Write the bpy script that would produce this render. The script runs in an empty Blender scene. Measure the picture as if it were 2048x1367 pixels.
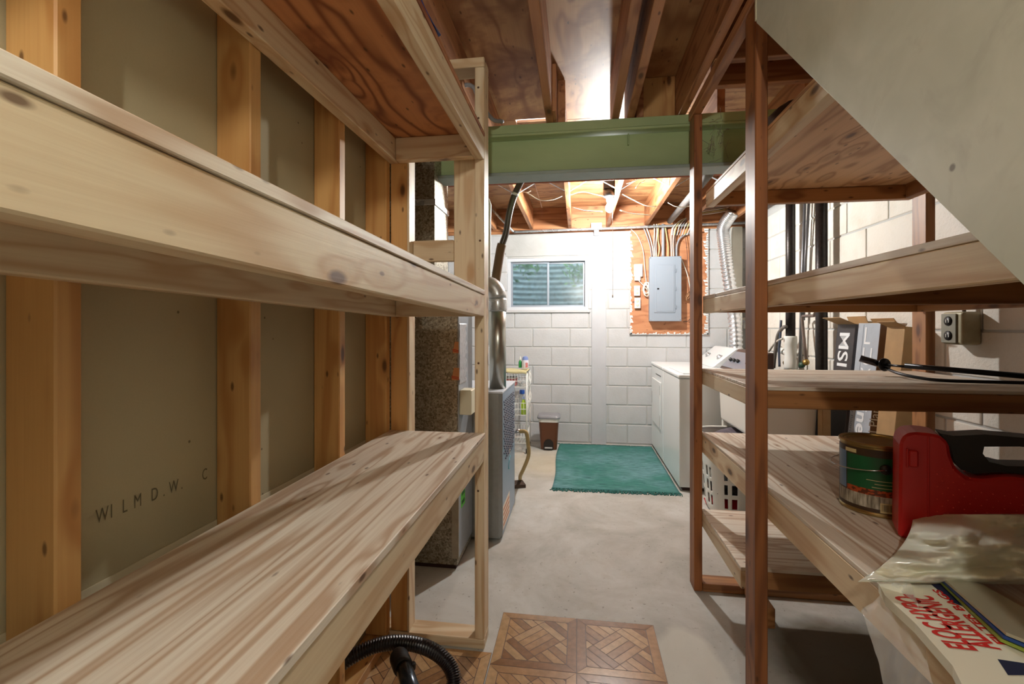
import bpy, bmesh, math, random
from mathutils import Vector, Matrix
random.seed(7)
S = bpy.context.scene
C = S.collection

# ------------------------------------------------------------------ camera
F, YAW, CY, H = 932.2, -0.1404, 652.8, 1.2634
cam_d = bpy.data.cameras.new('camera'); cam = bpy.data.objects.new('camera', cam_d); C.objects.link(cam)
cam.location = (0, 0, H); cam.rotation_euler = (math.pi/2, 0, -YAW)
cam_d.sensor_width = 36; cam_d.lens = F/2048*36; cam_d.shift_y = (CY-683.5)/2048
cam_d.clip_start = 0.02
S.camera = cam
# ------------------------------------------------------------------ world, exposure
W = bpy.data.worlds.new('world'); S.world = W; W.use_nodes = True
W.node_tree.nodes['Background'].inputs[0].default_value = (0.93, 0.97, 1.0, 1)
W.node_tree.nodes['Background'].inputs[1].default_value = 3.4
S.view_settings.view_transform = 'Standard'; S.view_settings.look = 'None'
S.view_settings.gamma = 1; S.view_settings.use_curve_mapping = False
S.view_settings.exposure = 0.34
BULB_FAR = (0.257, 3.9, 2.235); BULB_NEAR = (0.06, -0.75, 2.09)
BULB_FAR_STRENGTH = 2200; BULB_NEAR_STRENGTH = 760

# pixel (2048x1367 frame) -> point on a known plane
_s, _c = math.sin(YAW), math.cos(YAW)
def un(x, y, ax, v):
    r = (x-1024)/F; u = (CY-y)/F
    d = (_s+r*_c, _c-r*_s, u); o = (0, 0, H); i = 'XYZ'.index(ax)
    t = (v-o[i])/d[i]
    return Vector((o[0]+t*d[0], o[1]+t*d[1], o[2]+t*d[2]))

# ------------------------------------------------------------------ materials
def lin(c):
    return tuple(((v/255)/12.92 if v/255 <= .04045 else ((v/255+.055)/1.055)**2.4) for v in c) + (1,)
class NT:
    def __init__(s, name):
        s.m = bpy.data.materials.new(name); s.m.use_nodes = True; s.t = s.m.node_tree
        s.b = s.t.nodes['Principled BSDF']
    def n(s, typ, **k):
        nd = s.t.nodes.new(typ)
        for a, v in k.items():
            if a.startswith('i_'):
                key = a[2:]; key = int(key) if key.isdigit() else key.replace('_', ' ')
                nd.inputs[key].default_value = v
            else: setattr(nd, a, v)
        return nd
    def l(s, a, b): s.t.links.new(a, b)
    def ramp(s, fac, stops, interp='LINEAR'):
        r = s.n('ShaderNodeValToRGB'); r.color_ramp.interpolation = interp
        e = r.color_ramp.elements
        while len(e) < len(stops): e.new(.5)
        for k, (p, c) in enumerate(stops):
            e[k].position = p; e[k].color = c if len(c) == 4 else lin(c)
        s.l(fac, r.inputs[0]); return r.outputs[0]
    def math(s, op, a, b=None, c=None):
        nd = s.n('ShaderNodeMath', operation=op)
        for i, v in enumerate((a, b, c)):
            if v is None: continue
            if isinstance(v, (int, float)): nd.inputs[i].default_value = v
            else: s.l(v, nd.inputs[i])
        return nd.outputs[0]
    def mix(s, fac, a, b, blend='MIX'):
        nd = s.n('ShaderNodeMix', data_type='RGBA', blend_type=blend)
        for i, v in ((0, fac), (6, a), (7, b)):
            if isinstance(v, (int, float)): nd.inputs[i].default_value = v
            elif isinstance(v, tuple): nd.inputs[i].default_value = v if len(v) == 4 else lin(v)
            else: s.l(v, nd.inputs[i])
        return nd.outputs[2]
    def coords(s, scale=(1, 1, 1), rnd=True):
        tc = s.n('ShaderNodeTexCoord'); out = tc.outputs['Object']
        if rnd:
            oi = s.n('ShaderNodeObjectInfo'); mm = s.math('MULTIPLY', oi.outputs['Random'], 53.0)
            va = s.n('ShaderNodeVectorMath', operation='ADD'); s.l(out, va.inputs[0]); s.l(mm, va.inputs[1]); out = va.outputs[0]
        mp = s.n('ShaderNodeMapping'); mp.inputs['Scale'].default_value = scale; s.l(out, mp.inputs[0])
        return mp.outputs[0]
    def noise(s, vec, scale, detail=3, rough=.55, dist=0):
        nd = s.n('ShaderNodeTexNoise'); nd.inputs['Scale'].default_value = scale; nd.inputs['Detail'].default_value = detail
        nd.inputs['Roughness'].default_value = rough; nd.inputs['Distortion'].default_value = dist
        s.l(vec, nd.inputs['Vector']); return nd.outputs['Fac']
    def bump(s, h, strength=.2, dist=.004):
        b = s.n('ShaderNodeBump'); b.inputs['Strength'].default_value = strength; b.inputs['Distance'].default_value = dist
        s.l(h, b.inputs['Height']); s.l(b.outputs[0], s.b.inputs['Normal'])
    def col(s, c):
        if isinstance(c, tuple): s.b.inputs['Base Color'].default_value = c if len(c) == 4 else lin(c)
        else: s.l(c, s.b.inputs['Base Color'])
    def set(s, **k):
        for a, v in k.items(): s.b.inputs[a.replace('_', ' ')].default_value = v

MATS = {}
def wood(key, base, dark, axis=1, knot=(84, 48, 22), rings=9, nscale=9, stretch=.07, rough=.5, contrast=1.0, fine=.55, knots=1.0, patch=None):
    k = f'{key}_{axis}'
    if k in MATS: return MATS[k]
    t = NT('wood_'+k)
    sc = [1, 1, 1]; sc[axis] = stretch
    v = t.coords(tuple(sc))
    n1 = t.noise(v, nscale, 2.5, .5, .35)
    sc3 = [1, 1, 1]; sc3[axis] = .40
    v3 = t.coords(tuple(sc3)); vo = t.n('ShaderNodeTexVoronoi'); vo.inputs['Scale'].default_value = 9.5
    t.l(v3, vo.inputs['Vector'])
    if knots:
        swirl = t.ramp(vo.outputs['Distance'], [(.02, (1, 1, 1, 1)), (.45, (0, 0, 0, 1))], 'EASE')
        n1 = t.math('ADD', n1, t.math('MULTIPLY', swirl, .16*knots))
    fr = t.math('SINE', t.math('MULTIPLY', n1, rings*6.283))
    fr = t.math('MULTIPLY_ADD', fr, .5, .5)
    fr = t.math('POWER', fr, 2.6)
    col = t.mix(t.math('MULTIPLY', fr, .8*contrast), base, dark)
    sc2 = [1, 1, 1]; sc2[axis] = .02
    v2 = t.coords(tuple(sc2)); fn = t.noise(v2, 170, 3, .6)
    col = t.mix(t.math('MULTIPLY', t.math('SUBTRACT', fn, .35), fine), col, dark)
    # broad tone change from board to board and along the board
    oi = t.n('ShaderNodeObjectInfo')
    hv = t.n('ShaderNodeHueSaturation'); t.l(col, hv.inputs['Color'])
    t.l(t.math('MULTIPLY_ADD', oi.outputs['Random'], .22, .89), hv.inputs['Value'])
    col = hv.outputs[0]
    if patch:
        v4 = t.coords((1, 1, 1)); pn = t.noise(v4, 3.2, 4, .6, .4)
        col = t.mix(t.ramp(pn, [(.5, (0, 0, 0, 1)), (.64, (.75, .75, .75, 1))]), col, patch)
    if knots:
        km = t.ramp(vo.outputs['Distance'], [(.07*knots, (1, 1, 1, 1)), (.13*knots, (0, 0, 0, 1))])
        halo = t.ramp(vo.outputs['Distance'], [(.1*knots, (.6, .6, .6, 1)), (.3*knots, (0, 0, 0, 1))])
        col = t.mix(halo, col, dark); col = t.mix(t.math('MULTIPLY', km, .85), col, knot)
        vp = t.n('ShaderNodeTexVoronoi'); vp.inputs['Scale'].default_value = 24; t.l(v3, vp.inputs['Vector'])
        col = t.mix(t.ramp(vp.outputs['Distance'], [(.06, (.8, .8, .8, 1)), (.13, (0, 0, 0, 1))]), col, knot)
    t.col(col); t.set(Roughness=rough)
    t.bump(fn, .12, .002)
    MATS[k] = t.m; return t.m
PINE = dict(base=(232, 212, 178), dark=(196, 152, 104), rings=6, contrast=.75)
STUD = dict(base=(216, 168, 106), dark=(178, 118, 60), rings=4, contrast=.8)
OLD = dict(base=(178, 124, 74), dark=(120, 72, 36), rings=5, contrast=.9)
OLDPOST = dict(base=(160, 100, 54), dark=(104, 58, 28), rings=5, contrast=.9)
JOIST = dict(base=(188, 132, 88), dark=(138, 82, 46), rings=5)
PLY = dict(base=(238, 228, 212), dark=(176, 134, 94), rings=8, nscale=10, stretch=.05, contrast=.8, knots=.5, fine=.8)
PLYRED = dict(base=(206, 142, 92), dark=(122, 60, 30), rings=9, nscale=3.6, stretch=.22, contrast=1.1, knots=.5, fine=.3, patch=(140, 76, 44))
PLYSUB = dict(base=(206, 160, 112), dark=(140, 84, 46), rings=9, nscale=3.4, stretch=.18, contrast=.85, knots=.4, fine=.5, patch=(132, 76, 40))
PLYTAN = dict(base=(208, 168, 124), dark=(146, 98, 58), rings=8, nscale=6, stretch=.12, contrast=.9, knots=.9, fine=.5)
PLYPANEL = dict(base=(198, 138, 98), dark=(164, 100, 64), rings=7, nscale=3.5, stretch=.3, knots=.8, contrast=.8)
def wm(kind, axis): return wood({id(PINE): 'pine', id(STUD): 'stud', id(OLD): 'old', id(JOIST): 'joist', id(PLY): 'ply', id(PLYRED): 'plyred', id(PLYSUB): 'plysub', id(PLYPANEL): 'plypanel', id(PLYTAN): 'plytan', id(OLDPOST): 'oldpost'}[id(kind)], axis=axis, **kind)

def plain(name, c, rough=.5, metal=0, noise=.0, nscale=20, bump=0, **kw):
    if name in MATS: return MATS[name]
    t = NT(name); t.set(Roughness=rough, Metallic=metal)
    if noise or bump:
        v = t.coords((1, 1, 1)); n = t.noise(v, nscale, 4, .6)
        if noise:
            cc = lin(c); d = tuple(x*(1-noise) for x in cc[:3])+(1,)
            t.col(t.mix(t.ramp(n, [(.35, (0, 0, 0, 1)), (.65, (1, 1, 1, 1))]), cc, d))
        else: t.col(c)
        if bump: t.bump(n, bump, .003)
    else: t.col(c)
    for a, v in kw.items(): t.b.inputs[a.replace('_', ' ')].default_value = v
    MATS[name] = t.m; return t.m

def mk_concrete():
    t = NT('concrete'); tc = t.n('ShaderNodeTexCoord'); P = tc.outputs['Object']
    def nz(sc, d=4, r=.6, di=0): return t.noise(P, sc, d, r, di)
    a = nz(2.2, 6, .65, .5); col = t.ramp(a, [(.3, (160, 158, 150)), (.5, (184, 183, 177)), (.7, (202, 202, 198))])
    b = nz(9, 5, .7); col = t.mix(t.ramp(b, [(.52, (0, 0, 0, 1)), (.72, (.4, .4, .4, 1))]), col, (166, 160, 146))
    sp = nz(55, 2, .5); col = t.mix(t.ramp(sp, [(.68, (0, 0, 0, 1)), (.74, (.6, .6, .6, 1))]), col, (120, 112, 100))
    sx = t.n('ShaderNodeSeparateXYZ'); t.l(P, sx.inputs[0]); X, Y = sx.outputs[0], sx.outputs[1]
    wob = t.math('MULTIPLY', t.math('SUBTRACT', nz(3, 4), .5), .5)
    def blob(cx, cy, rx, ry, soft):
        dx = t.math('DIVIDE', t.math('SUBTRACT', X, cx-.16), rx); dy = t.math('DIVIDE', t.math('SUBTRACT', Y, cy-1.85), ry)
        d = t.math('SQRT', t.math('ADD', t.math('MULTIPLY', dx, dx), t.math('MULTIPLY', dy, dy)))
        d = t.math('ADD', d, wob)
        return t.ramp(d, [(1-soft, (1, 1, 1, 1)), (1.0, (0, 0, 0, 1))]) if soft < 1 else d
    # dark stain and painted-in shelf shade under the right shelves, tan tint by the cart
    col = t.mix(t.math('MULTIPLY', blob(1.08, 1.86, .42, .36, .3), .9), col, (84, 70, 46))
    col = t.mix(t.math('MULTIPLY', blob(-.25, 4.35, .6, .55, .6), .4), col, (196, 180, 140))
    col = t.mix(t.math('MULTIPLY', blob(.42, 1.45, .17, .62, .12), .6), col, (214, 213, 202))
    t.col(col); t.set(Roughness=.75); t.bump(b, .15, .004); return t.m
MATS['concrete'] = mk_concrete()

def mk_block(name, base, dirt, bumps=.5):
    t = NT(name); v = t.coords((1, 1, 1)); n = t.noise(v, 60, 5, .7); n2 = t.noise(v, 5, 3, .6)
    col = t.mix(t.ramp(n2, [(.45, (0, 0, 0, 1)), (.75, (.5, .5, .5, 1))]), base, dirt)
    t.col(col); t.set(Roughness=.6); t.bump(n, bumps, .004); return t.m
MATS['block_white'] = mk_block('block_white', (194, 195, 197), (178, 178, 177))
MATS['block_right'] = mk_block('block_right', (228, 222, 212), (200, 190, 172), .9)
MATS['mortar'] = mk_block('mortar', (186, 186, 184), (166, 165, 161))
def mk_galv(name, c1, c2, rough=.42, sc=45):
    t = NT(name); v = t.coords((1, 1, 1)); vo = t.n('ShaderNodeTexVoronoi'); vo.inputs['Scale'].default_value = sc; t.l(v, vo.inputs['Vector'])
    sep = t.n('ShaderNodeSeparateColor'); t.l(vo.outputs['Color'], sep.inputs[0]); n = t.noise(v, sc*1.1, 4, .7)
    f = t.math('ADD', t.math('MULTIPLY', sep.outputs[0], .3), t.math('MULTIPLY', n, .7))
    t.col(t.ramp(f, [(.3, c1), (.7, c2)])); t.set(Metallic=.6)
    t.l(t.math('MULTIPLY_ADD', sep.outputs[1], .25, rough-.1), t.b.inputs['Roughness']); t.bump(f, .15, .002); return t.m
MATS['galv'] = mk_galv('galvanized', (104, 92, 72), (186, 178, 160), .42, 110)
MATS['galv_smooth'] = mk_galv('galvanized_smooth', (176, 180, 182), (214, 216, 218), .32, 25)
def mk_drywall():
    t = NT('drywall_paper'); v = t.coords((1, 1, 1)); n = t.noise(v, 240, 3, .6); n2 = t.noise(v, 1.5, 3, .5)
    c = t.mix(t.ramp(n2, [(.35, (0, 0, 0, 1)), (.7, (1, 1, 1, 1))]), (192, 180, 148), (172, 158, 124))
    c = t.mix(t.math('MULTIPLY', n, .25), c, (154, 142, 112))
    vo = t.n('ShaderNodeTexVoronoi'); vo.inputs['Scale'].default_value = 13; t.l(v, vo.inputs['Vector'])
    c = t.mix(t.ramp(vo.outputs['Distance'], [(.03, (.8, .8, .8, 1)), (.05, (0, 0, 0, 1))]), c, (96, 84, 62))
    t.col(c); t.set(Roughness=.85); return t.m
MATS['drywall'] = mk_drywall()
def mk_panel():
    t = NT('grey_paint'); v = t.coords((1, 1.0, 1.0)); n = t.noise(v, 6, 4, .6, .8)
    mp = t.coords((1, .5, .5)); s2 = t.noise(mp, 14, 4, .65, 1.2)
    c = t.mix(t.ramp(n, [(.35, (0, 0, 0, 1)), (.7, (1, 1, 1, 1))]), (196, 200, 184), (210, 213, 198))
    c = t.mix(t.ramp(s2, [(.55, (0, 0, 0, 1)), (.75, (.5, .5, .5, 1))]), c, (176, 176, 162))
    vo = t.n('ShaderNodeTexVoronoi'); vo.inputs['Scale'].default_value = 5; t.l(v, vo.inputs['Vector'])
    c = t.mix(t.ramp(vo.outputs['Distance'], [(.02, (.8, .8, .8, 1)), (.035, (0, 0, 0, 1))]), c, (104, 96, 84))
    t.col(c); t.set(Roughness=.5); t.bump(s2, .1, .002); return t.m
MATS['greypaint'] = mk_panel()
def mk_rug():
    t = NT('rug_weave'); v = t.coords((1, 1, 1)); v1 = t.coords((.12, 1, 1)); n = t.noise(v1, 85, 3, .7); n2 = t.noise(v, 3, 3, .5); n3 = t.noise(t.coords((.25, 1, 1)), 30, 2, .5)
    c = t.mix(t.ramp(n2, [(.4, (0, 0, 0, 1)), (.65, (1, 1, 1, 1))]), (64, 130, 120), (112, 156, 162))
    c = t.mix(t.ramp(n, [(.42, (.75, .75, .75, 1)), (.6, (0, 0, 0, 1))]), c, (44, 100, 98))
    c = t.mix(t.ramp(n3, [(.66, (0, 0, 0, 1)), (.72, (.8, .8, .8, 1))]), c, (24, 72, 78))
    t.col(c); t.set(Roughness=.95); t.bump(n, .6, .006); return t.m
MATS['rug'] = mk_rug()
def mk_beam():
    t = NT('green_steel'); v = t.coords((.3, 1, 1)); n = t.noise(v, 5, 4, .6)
    t.col(t.mix(t.ramp(n, [(.35, (0, 0, 0, 1)), (.7, (1, 1, 1, 1))]), (172, 192, 140), (156, 176, 126))); t.set(Roughness=.5); return t.m
MATS['green'] = mk_beam()
def emit(name, c, s):
    t = NT(name); t.b.inputs['Base Color'].default_value = (1, 1, 1, 1)
    t.b.inputs['Emission Color'].default_value = c; t.b.inputs['Emission Strength'].default_value = s; return t.m
MATS['bulb_far'] = emit('bulb_far', (.98, .985, .955, 1), BULB_FAR_STRENGTH)
MATS['bulb_near'] = emit('bulb_near', (1, .985, .89, 1), BULB_NEAR_STRENGTH)
white = plain('white_enamel', (232, 234, 234), .25)
whitepl = plain('white_plastic', (228, 228, 222), .45)
offw = plain('ivory_plastic', (222, 216, 190), .5)
greysteel = plain('grey_panel_paint', (142, 152, 164), .45)
furn = plain('furnace_grey', (150, 152, 150), .4, .3, .1, 30)
furnblue = plain('furnace_bluegrey', (140, 158, 178), .4, .2, .08, 30)
blackp = plain('black_plastic', (22, 20, 20), .4)
blackm = plain('black_metal', (30, 28, 30), .3, .6)
iron = plain('black_iron_pipe', (50, 42, 40), .38, .4, .5, 60, .3)
copper = plain('copper', (150, 86, 62), .4, .8, .3, 20)
wirew = plain('cable_white', (222, 218, 206), .5)
wireg = plain('cable_grey', (150, 152, 158), .5)
wirey = plain('cable_yellow', (206, 192, 132), .5)
wireb = plain('cable_black', (34, 32, 34), .5)
alum = plain('aluminium', (205, 208, 212), .35, .85)
chrome = plain('chrome', (190, 190, 192), .18, 1)
card = plain('cardboard', (176, 142, 98), .8, 0, .12, 12)
red = plain('red_plastic', (190, 22, 20), .42, 0, .0, 90, .05)
tape = plain('foil_tape', (206, 206, 210), .4, .5, .2, 60, .6)

# ------------------------------------------------------------------ mesh helpers
def new_obj(name, verts, faces, mat, parent=None, smooth=False, mats=None, fmat=None, center=True):
    if center:
        lo = [min(v[i] for v in verts) for i in range(3)]; hi = [max(v[i] for v in verts) for i in range(3)]
        ctr = Vector([(a+b)/2 for a, b in zip(lo, hi)])
    else: ctr = Vector((0, 0, 0))
    me = bpy.data.meshes.new(name)
    me.from_pydata([tuple(Vector(v)-ctr) for v in verts], [], faces)
    for m in (mats or [mat]): me.materials.append(m)
    if fmat: me.polygons.foreach_set('material_index', fmat)
    if smooth: me.polygons.foreach_set('use_smooth', [True]*len(me.polygons))
    me.update()
    return link(name, me, ctr, parent)
def link(name, me, loc, parent=None, rot=None):
    o = bpy.data.objects.new(name, me); C.objects.link(o)
    if parent is not None:
        o.parent = parent
        base = Vector(parent.get('_w', (0, 0, 0)))
        if parent.get('_local'): base = Vector((0, 0, 0)) if parent['_local'] == 1 else Vector(parent['_lo'])
        o.location = Vector(loc)-base
        if parent.get('_local'): o['_local'] = 2; o['_lo'] = tuple(loc)
    else: o.location = loc
    o['_w'] = tuple(loc)
    if rot is not None: o.rotation_euler = rot
    return o
def tag(o, label, cat, group=None):
    o['label'] = label; o['category'] = cat
    if group: o['group'] = group
    return o
def thing(name, label, cat, loc=(0, 0, 0), group=None, rot=None):
    o = bpy.data.objects.new(name, None); C.objects.link(o); o.location = loc; o['_w'] = tuple(loc); o.empty_display_size = .05
    if rot is not None: o.rotation_euler = rot; o['_local'] = 1
    return tag(o, label, cat, group)
def local_thing(name, label, cat, loc, rot=(0, 0, 0), group=None): return thing(name, label, cat, loc, group, rot)
def struct(name, loc=(0, 0, 0)):
    o = bpy.data.objects.new(name, None); C.objects.link(o); o.location = loc; o['_w'] = tuple(loc); o['kind'] = 'structure'; o.empty_display_size = .05; return o
def bevel_me(bm, w, seg=1):
    if w > 0: bmesh.ops.bevel(bm, geom=list(bm.edges), offset=w, segments=seg, affect='EDGES', profile=.5)
def bm_obj(name, bm, mat, parent=None, smooth=False, mats=None):
    bm.normal_update()
    lo = Vector((1e9,)*3); hi = Vector((-1e9,)*3)
    for v in bm.verts:
        for i in range(3): lo[i] = min(lo[i], v.co[i]); hi[i] = max(hi[i], v.co[i])
    ctr = (lo+hi)/2
    bmesh.ops.translate(bm, verts=bm.verts, vec=-ctr)
    me = bpy.data.meshes.new(name); bm.to_mesh(me); bm.free()
    for m in (mats or [mat]): me.materials.append(m)
    if smooth: me.polygons.foreach_set('use_smooth', [True]*len(me.polygons))
    return link(name, me, ctr, parent)
def bm_box(bm, x0, x1, y0, y1, z0, z1, bev=0, seg=1):
    b = bmesh.new()
    vs = [b.verts.new((x, y, z)) for x in (x0, x1) for y in (y0, y1) for z in (z0, z1)]
    for f in ((0, 1, 3, 2), (4, 6, 7, 5), (0, 4, 5, 1), (2, 3, 7, 6), (0, 2, 6, 4), (1, 5, 7, 3)): b.faces.new([vs[i] for i in f])
    bmesh.ops.recalc_face_normals(b, faces=b.faces)
    bevel_me(b, bev, seg)
    me = bpy.data.meshes.new('t'); b.to_mesh(me); b.free(); bm.from_mesh(me); bpy.data.meshes.remove(me)
def box(name, x0, x1, y0, y1, z0, z1, mat, parent=None, bev=.002, seg=1, shear=None):
    bm = bmesh.new(); bm_box(bm, min(x0, x1), max(x0, x1), min(y0, y1), max(y0, y1), min(z0, z1), max(z0, z1), bev, seg)
    if shear:
        for v in bm.verts: v.co.z += shear(v.co.y)
    return bm_obj(name, bm, mat, parent)
def board(name, x0, x1, y0, y1, z0, z1, kind, parent, bev=.0025, shear=None):
    d = [abs(x1-x0), abs(y1-y0), abs(z1-z0)]; ax = d.index(max(d))
    return box(name, x0, x1, y0, y1, z0, z1, wm(kind, ax), parent, bev, shear=shear)
def catmull(pts, n=8):
    pts = [Vector(p) for p in pts]
    if len(pts) < 3: return pts
    P = [pts[0]*2-pts[1]]+pts+[pts[-1]*2-pts[-2]]; out = []
    for i in range(1, len(P)-2):
        a, b, c, d = P[i-1:i+3]
        for k in range(n):
            t = k/n
            out.append(.5*((2*b)+(c-a)*t+(2*a-5*b+4*c-d)*t*t+(3*b-a-3*c+d)*t**3))
    out.append(pts[-1]); return out
def tube_geo(pts, r, n=8, cap=True):
    V = []; Fc = []; pts = [Vector(p) for p in pts]; m = len(pts)
    up = None
    for i, p in enumerate(pts):
        t = (pts[min(i+1, m-1)]-pts[max(i-1, 0)]); t = t.normalized() if t.length > 1e-9 else Vector((0, 0, 1))
        if up is None:
            up = t.orthogonal().normalized()
        else:
            up = (up-t*up.dot(t)); up = up.normalized() if up.length > 1e-6 else t.orthogonal().normalized()
        w = t.cross(up); rr = r(i/(m-1), i) if callable(r) else r
        for k in range(n):
            a = 2*math.pi*k/n; V.append(p+up*math.cos(a)*rr+w*math.sin(a)*rr)
    for i in range(m-1):
        for k in range(n):
            a = i*n+k; b = i*n+(k+1) % n; Fc.append((a, b, b+n, a+n))
    if cap: Fc.append(tuple(range(n-1, -1, -1))); Fc.append(tuple((m-1)*n+k for k in range(n)))
    return V, Fc
def tube(name, pts, r, mat, parent=None, n=8, smooth=True, spline=0):
    if spline: pts = catmull(pts, spline)
    V, Fc = tube_geo(pts, r, n); return new_obj(name, V, Fc, mat, parent, smooth)
def multi_tube(name, lst, mat, parent=None, n=6):
    V = []; Fc = []
    for pts, r in lst:
        v, f = tube_geo(pts, r, n); o = len(V); V += v; Fc += [tuple(i+o for i in q) for q in f]
    return new_obj(name, V, Fc, mat, parent, True)
def lathe(name, prof, mat, ctr, parent=None, n=28, axis=None, smooth=True):
    V = []; Fc = []; m = len(prof); c = Vector(ctr)
    for r, z in prof:
        for k in range(n):
            a = 2*math.pi*k/n; V.append(Vector((r*math.cos(a), r*math.sin(a), z)))
    for i in range(m-1):
        for k in range(n):
            a = i*n+k; b = i*n+(k+1) % n; Fc.append((a, b, b+n, a+n))
    Fc.append(tuple(range(n-1, -1, -1))); Fc.append(tuple((m-1)*n+k for k in range(n)))
    if axis is not None:
        q = Vector((0, 0, 1)).rotation_difference(Vector(axis)); V = [q @ v for v in V]
    o = new_obj(name, [v+c for v in V], Fc, mat, parent, smooth)
    return o
def auto_smooth(o, ang=40):
    me = o.data
    try: me.set_sharp_from_angle(angle=math.radians(ang))
    except Exception: pass
    return o
def prism(name, poly, lo, hi, ax, mat, parent=None, bev=0):
    """poly: 2-D points in the plane normal to ax, extruded lo..hi along ax"""
    bm = bmesh.new(); o = [i for i in range(3) if i != ax]
    def P(p, h):
        v = [0, 0, 0]; v[o[0]] = p[0]; v[o[1]] = p[1]; v[ax] = h; return v
    a = [bm.verts.new(P(p, lo)) for p in poly]; b = [bm.verts.new(P(p, hi)) for p in poly]
    bm.faces.new(a); bm.faces.new(b[::-1]); n = len(poly)
    for i in range(n): bm.faces.new((a[i], b[i], b[(i+1) % n], a[(i+1) % n]))
    bmesh.ops.recalc_face_normals(bm, faces=bm.faces)
    if bev: bevel_me(bm, bev)
    return bm_obj(name, bm, mat, parent)
def text(name, body, size, mat, parent, O, R, U, align='LEFT', extr=.0006, bold=0, sx=1):
    cu = bpy.data.curves.new('t', 'FONT'); cu.body = body; cu.size = size; cu.extrude = 0; cu.align_x = align; cu.offset = bold; cu.resolution_u = 3
    ob = bpy.data.objects.new('t', cu); C.objects.link(ob)
    bpy.context.view_layer.update()
    me = bpy.data.meshes.new_from_object(ob.evaluated_get(bpy.context.evaluated_depsgraph_get()))
    bpy.data.objects.remove(ob); bpy.data.curves.remove(cu)
    R = Vector(R).normalized(); U = Vector(U).normalized(); O = Vector(O); N = R.cross(U)*extr
    V = [O+R*v.co.x*sx+U*v.co.y+N for v in me.vertices]; Fc = [tuple(p.vertices) for p in me.polygons]
    bpy.data.meshes.remove(me)
    return new_obj(name, V, Fc, mat, parent)
def grid_obj(name, nx, ny, fn, mat, parent=None, thick=0, smooth=True):
    V = [fn(i/(nx-1), j/(ny-1)) for j in range(ny) for i in range(nx)]
    Fc = [(j*nx+i, j*nx+i+1, (j+1)*nx+i+1, (j+1)*nx+i) for j in range(ny-1) for i in range(nx-1)]
    o = new_obj(name, V, Fc, mat, parent, smooth)
    if thick:
        md = o.modifiers.new('s', 'SOLIDIFY'); md.thickness = thick
    return o

# ------------------------------------------------------------------ shell
YB = 5.10; XR = 1.72; ZJ = 2.325; ZS = ZJ+.235; XS = -.75; XD = -.839
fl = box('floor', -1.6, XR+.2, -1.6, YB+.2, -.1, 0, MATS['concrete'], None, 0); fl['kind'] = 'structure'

def block_wall(wall, axis, a0, a1, z0, z1, face, nrm, joint0, openings, mat, zoff=.012):
    """axis 0: wall in XZ (front at y=face, facing -y); axis 1: wall in YZ (front at x=face, facing -x)"""
    bw, bh, j = .406, .2055, .010; dep = .03; shared = {}
    row = 0; z = zoff-bh*(1 if zoff > .02 else 0)
    while z < z1-.02:
        zz0 = max(z+j/2, z0); zz1 = min(z+bh-j/2, z1)
        k0 = math.floor((a0-joint0)/bw)-1; off = joint0+(row % 2)*bw/2
        k = k0
        while off+k*bw < a1:
            s0 = max(off+k*bw+j/2, a0); s1 = min(off+(k+1)*bw-j/2, a1); k += 1
            if s1-s0 < .03 or zz1-zz0 < .02: continue
            segs = [(s0, s1)]
            for (oa0, oa1, oz0, oz1) in openings:
                if zz1 > oz0+.01 and zz0 < oz1-.01:
                    ns = []
                    for (p, q) in segs:
                        if q <= oa0 or p >= oa1: ns.append((p, q)); continue
                        if p < oa0: ns.append((p, oa0))
                        if q > oa1: ns.append((oa1, q))
                    segs = [s for s in ns if s[1]-s[0] > .02]
            for (p, q) in segs:
                zA, zB = zz0, zz1
                key = (round(q-p, 3), round(zB-zA, 3))
                if key not in shared:
                    bm = bmesh.new(); l, h = (q-p)/2, (zB-zA)/2
                    if axis == 0: bm_box(bm, -l, l, -dep/2, dep/2, -h, h, .006, 2)
                    else: bm_box(bm, -dep/2, dep/2, -l, l, -h, h, .006, 2)
                    me = bpy.data.meshes.new('block'); bm.to_mesh(me); bm.free(); me.materials.append(mat); shared[key] = me
                jit = random.uniform(-.0012, .0012)
                loc = ((p+q)/2, face+dep/2+jit, (zA+zB)/2) if axis == 0 else (face+dep/2+jit, (p+q)/2, (zA+zB)/2)
                link('block', shared[key], loc, wall)
        z += bh; row += 1
WX0, WX1, WZ0, WZ1 = -.775, .112, 1.445, 2.015      # window opening
wb = struct('wall_back', (0, YB, 0))
block_wall(wb, 0, -1.45, XR, 0, 2.285, YB, None, -.29, [(WX0, WX1, WZ0, WZ1)], MATS['block_white'])
bm = bmesh.new()
for (x0, x1, z0, z1) in ((-1.5, WX0, 0, 2.285), (WX1, XR+.2, 0, 2.285), (WX0, WX1, 0, WZ0), (WX0, WX1, WZ1, 2.285)):
    bm_box(bm, x0, x1, YB+.006, YB+.2, z0, z1)
bm_obj('mortar_bed', bm, MATS['mortar'], wb)
pil = plain('pilaster_paint', (190, 192, 197), .6, 0, .06, 6, .3)
box('pilaster', .145, .300, YB-.014, YB+.02, 0, 2.27, pil, wb, .004)
box('lintel', WX0-.02, WX1+.02, YB-.003, YB+.02, WZ1+.02, 2.275, MATS['mortar'], wb, .004)
wr = struct('wall_right', (XR, 2, 0))
block_wall(wr, 1, 1.2, YB, 0, 2.285, XR, None, 1.05, [], MATS['block_right'])
bm = bmesh.new(); bm_box(bm, XR+.006, XR+.2, -1.6, YB+.2, 0, ZS); bm_obj('mortar_bed', bm, MATS['mortar'], wr)
wn_ = box('wall_near', -1.6, XR+.2, -1.7, -1.6, 0, ZS, MATS['mortar'], None, 0); wn_['kind'] = 'structure'
wf = box('wall_furnace_side', -1.6, -1.45, -1.6, YB+.2, 0, ZS, MATS['mortar'], None, 0); wf['kind'] = 'structure'

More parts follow.
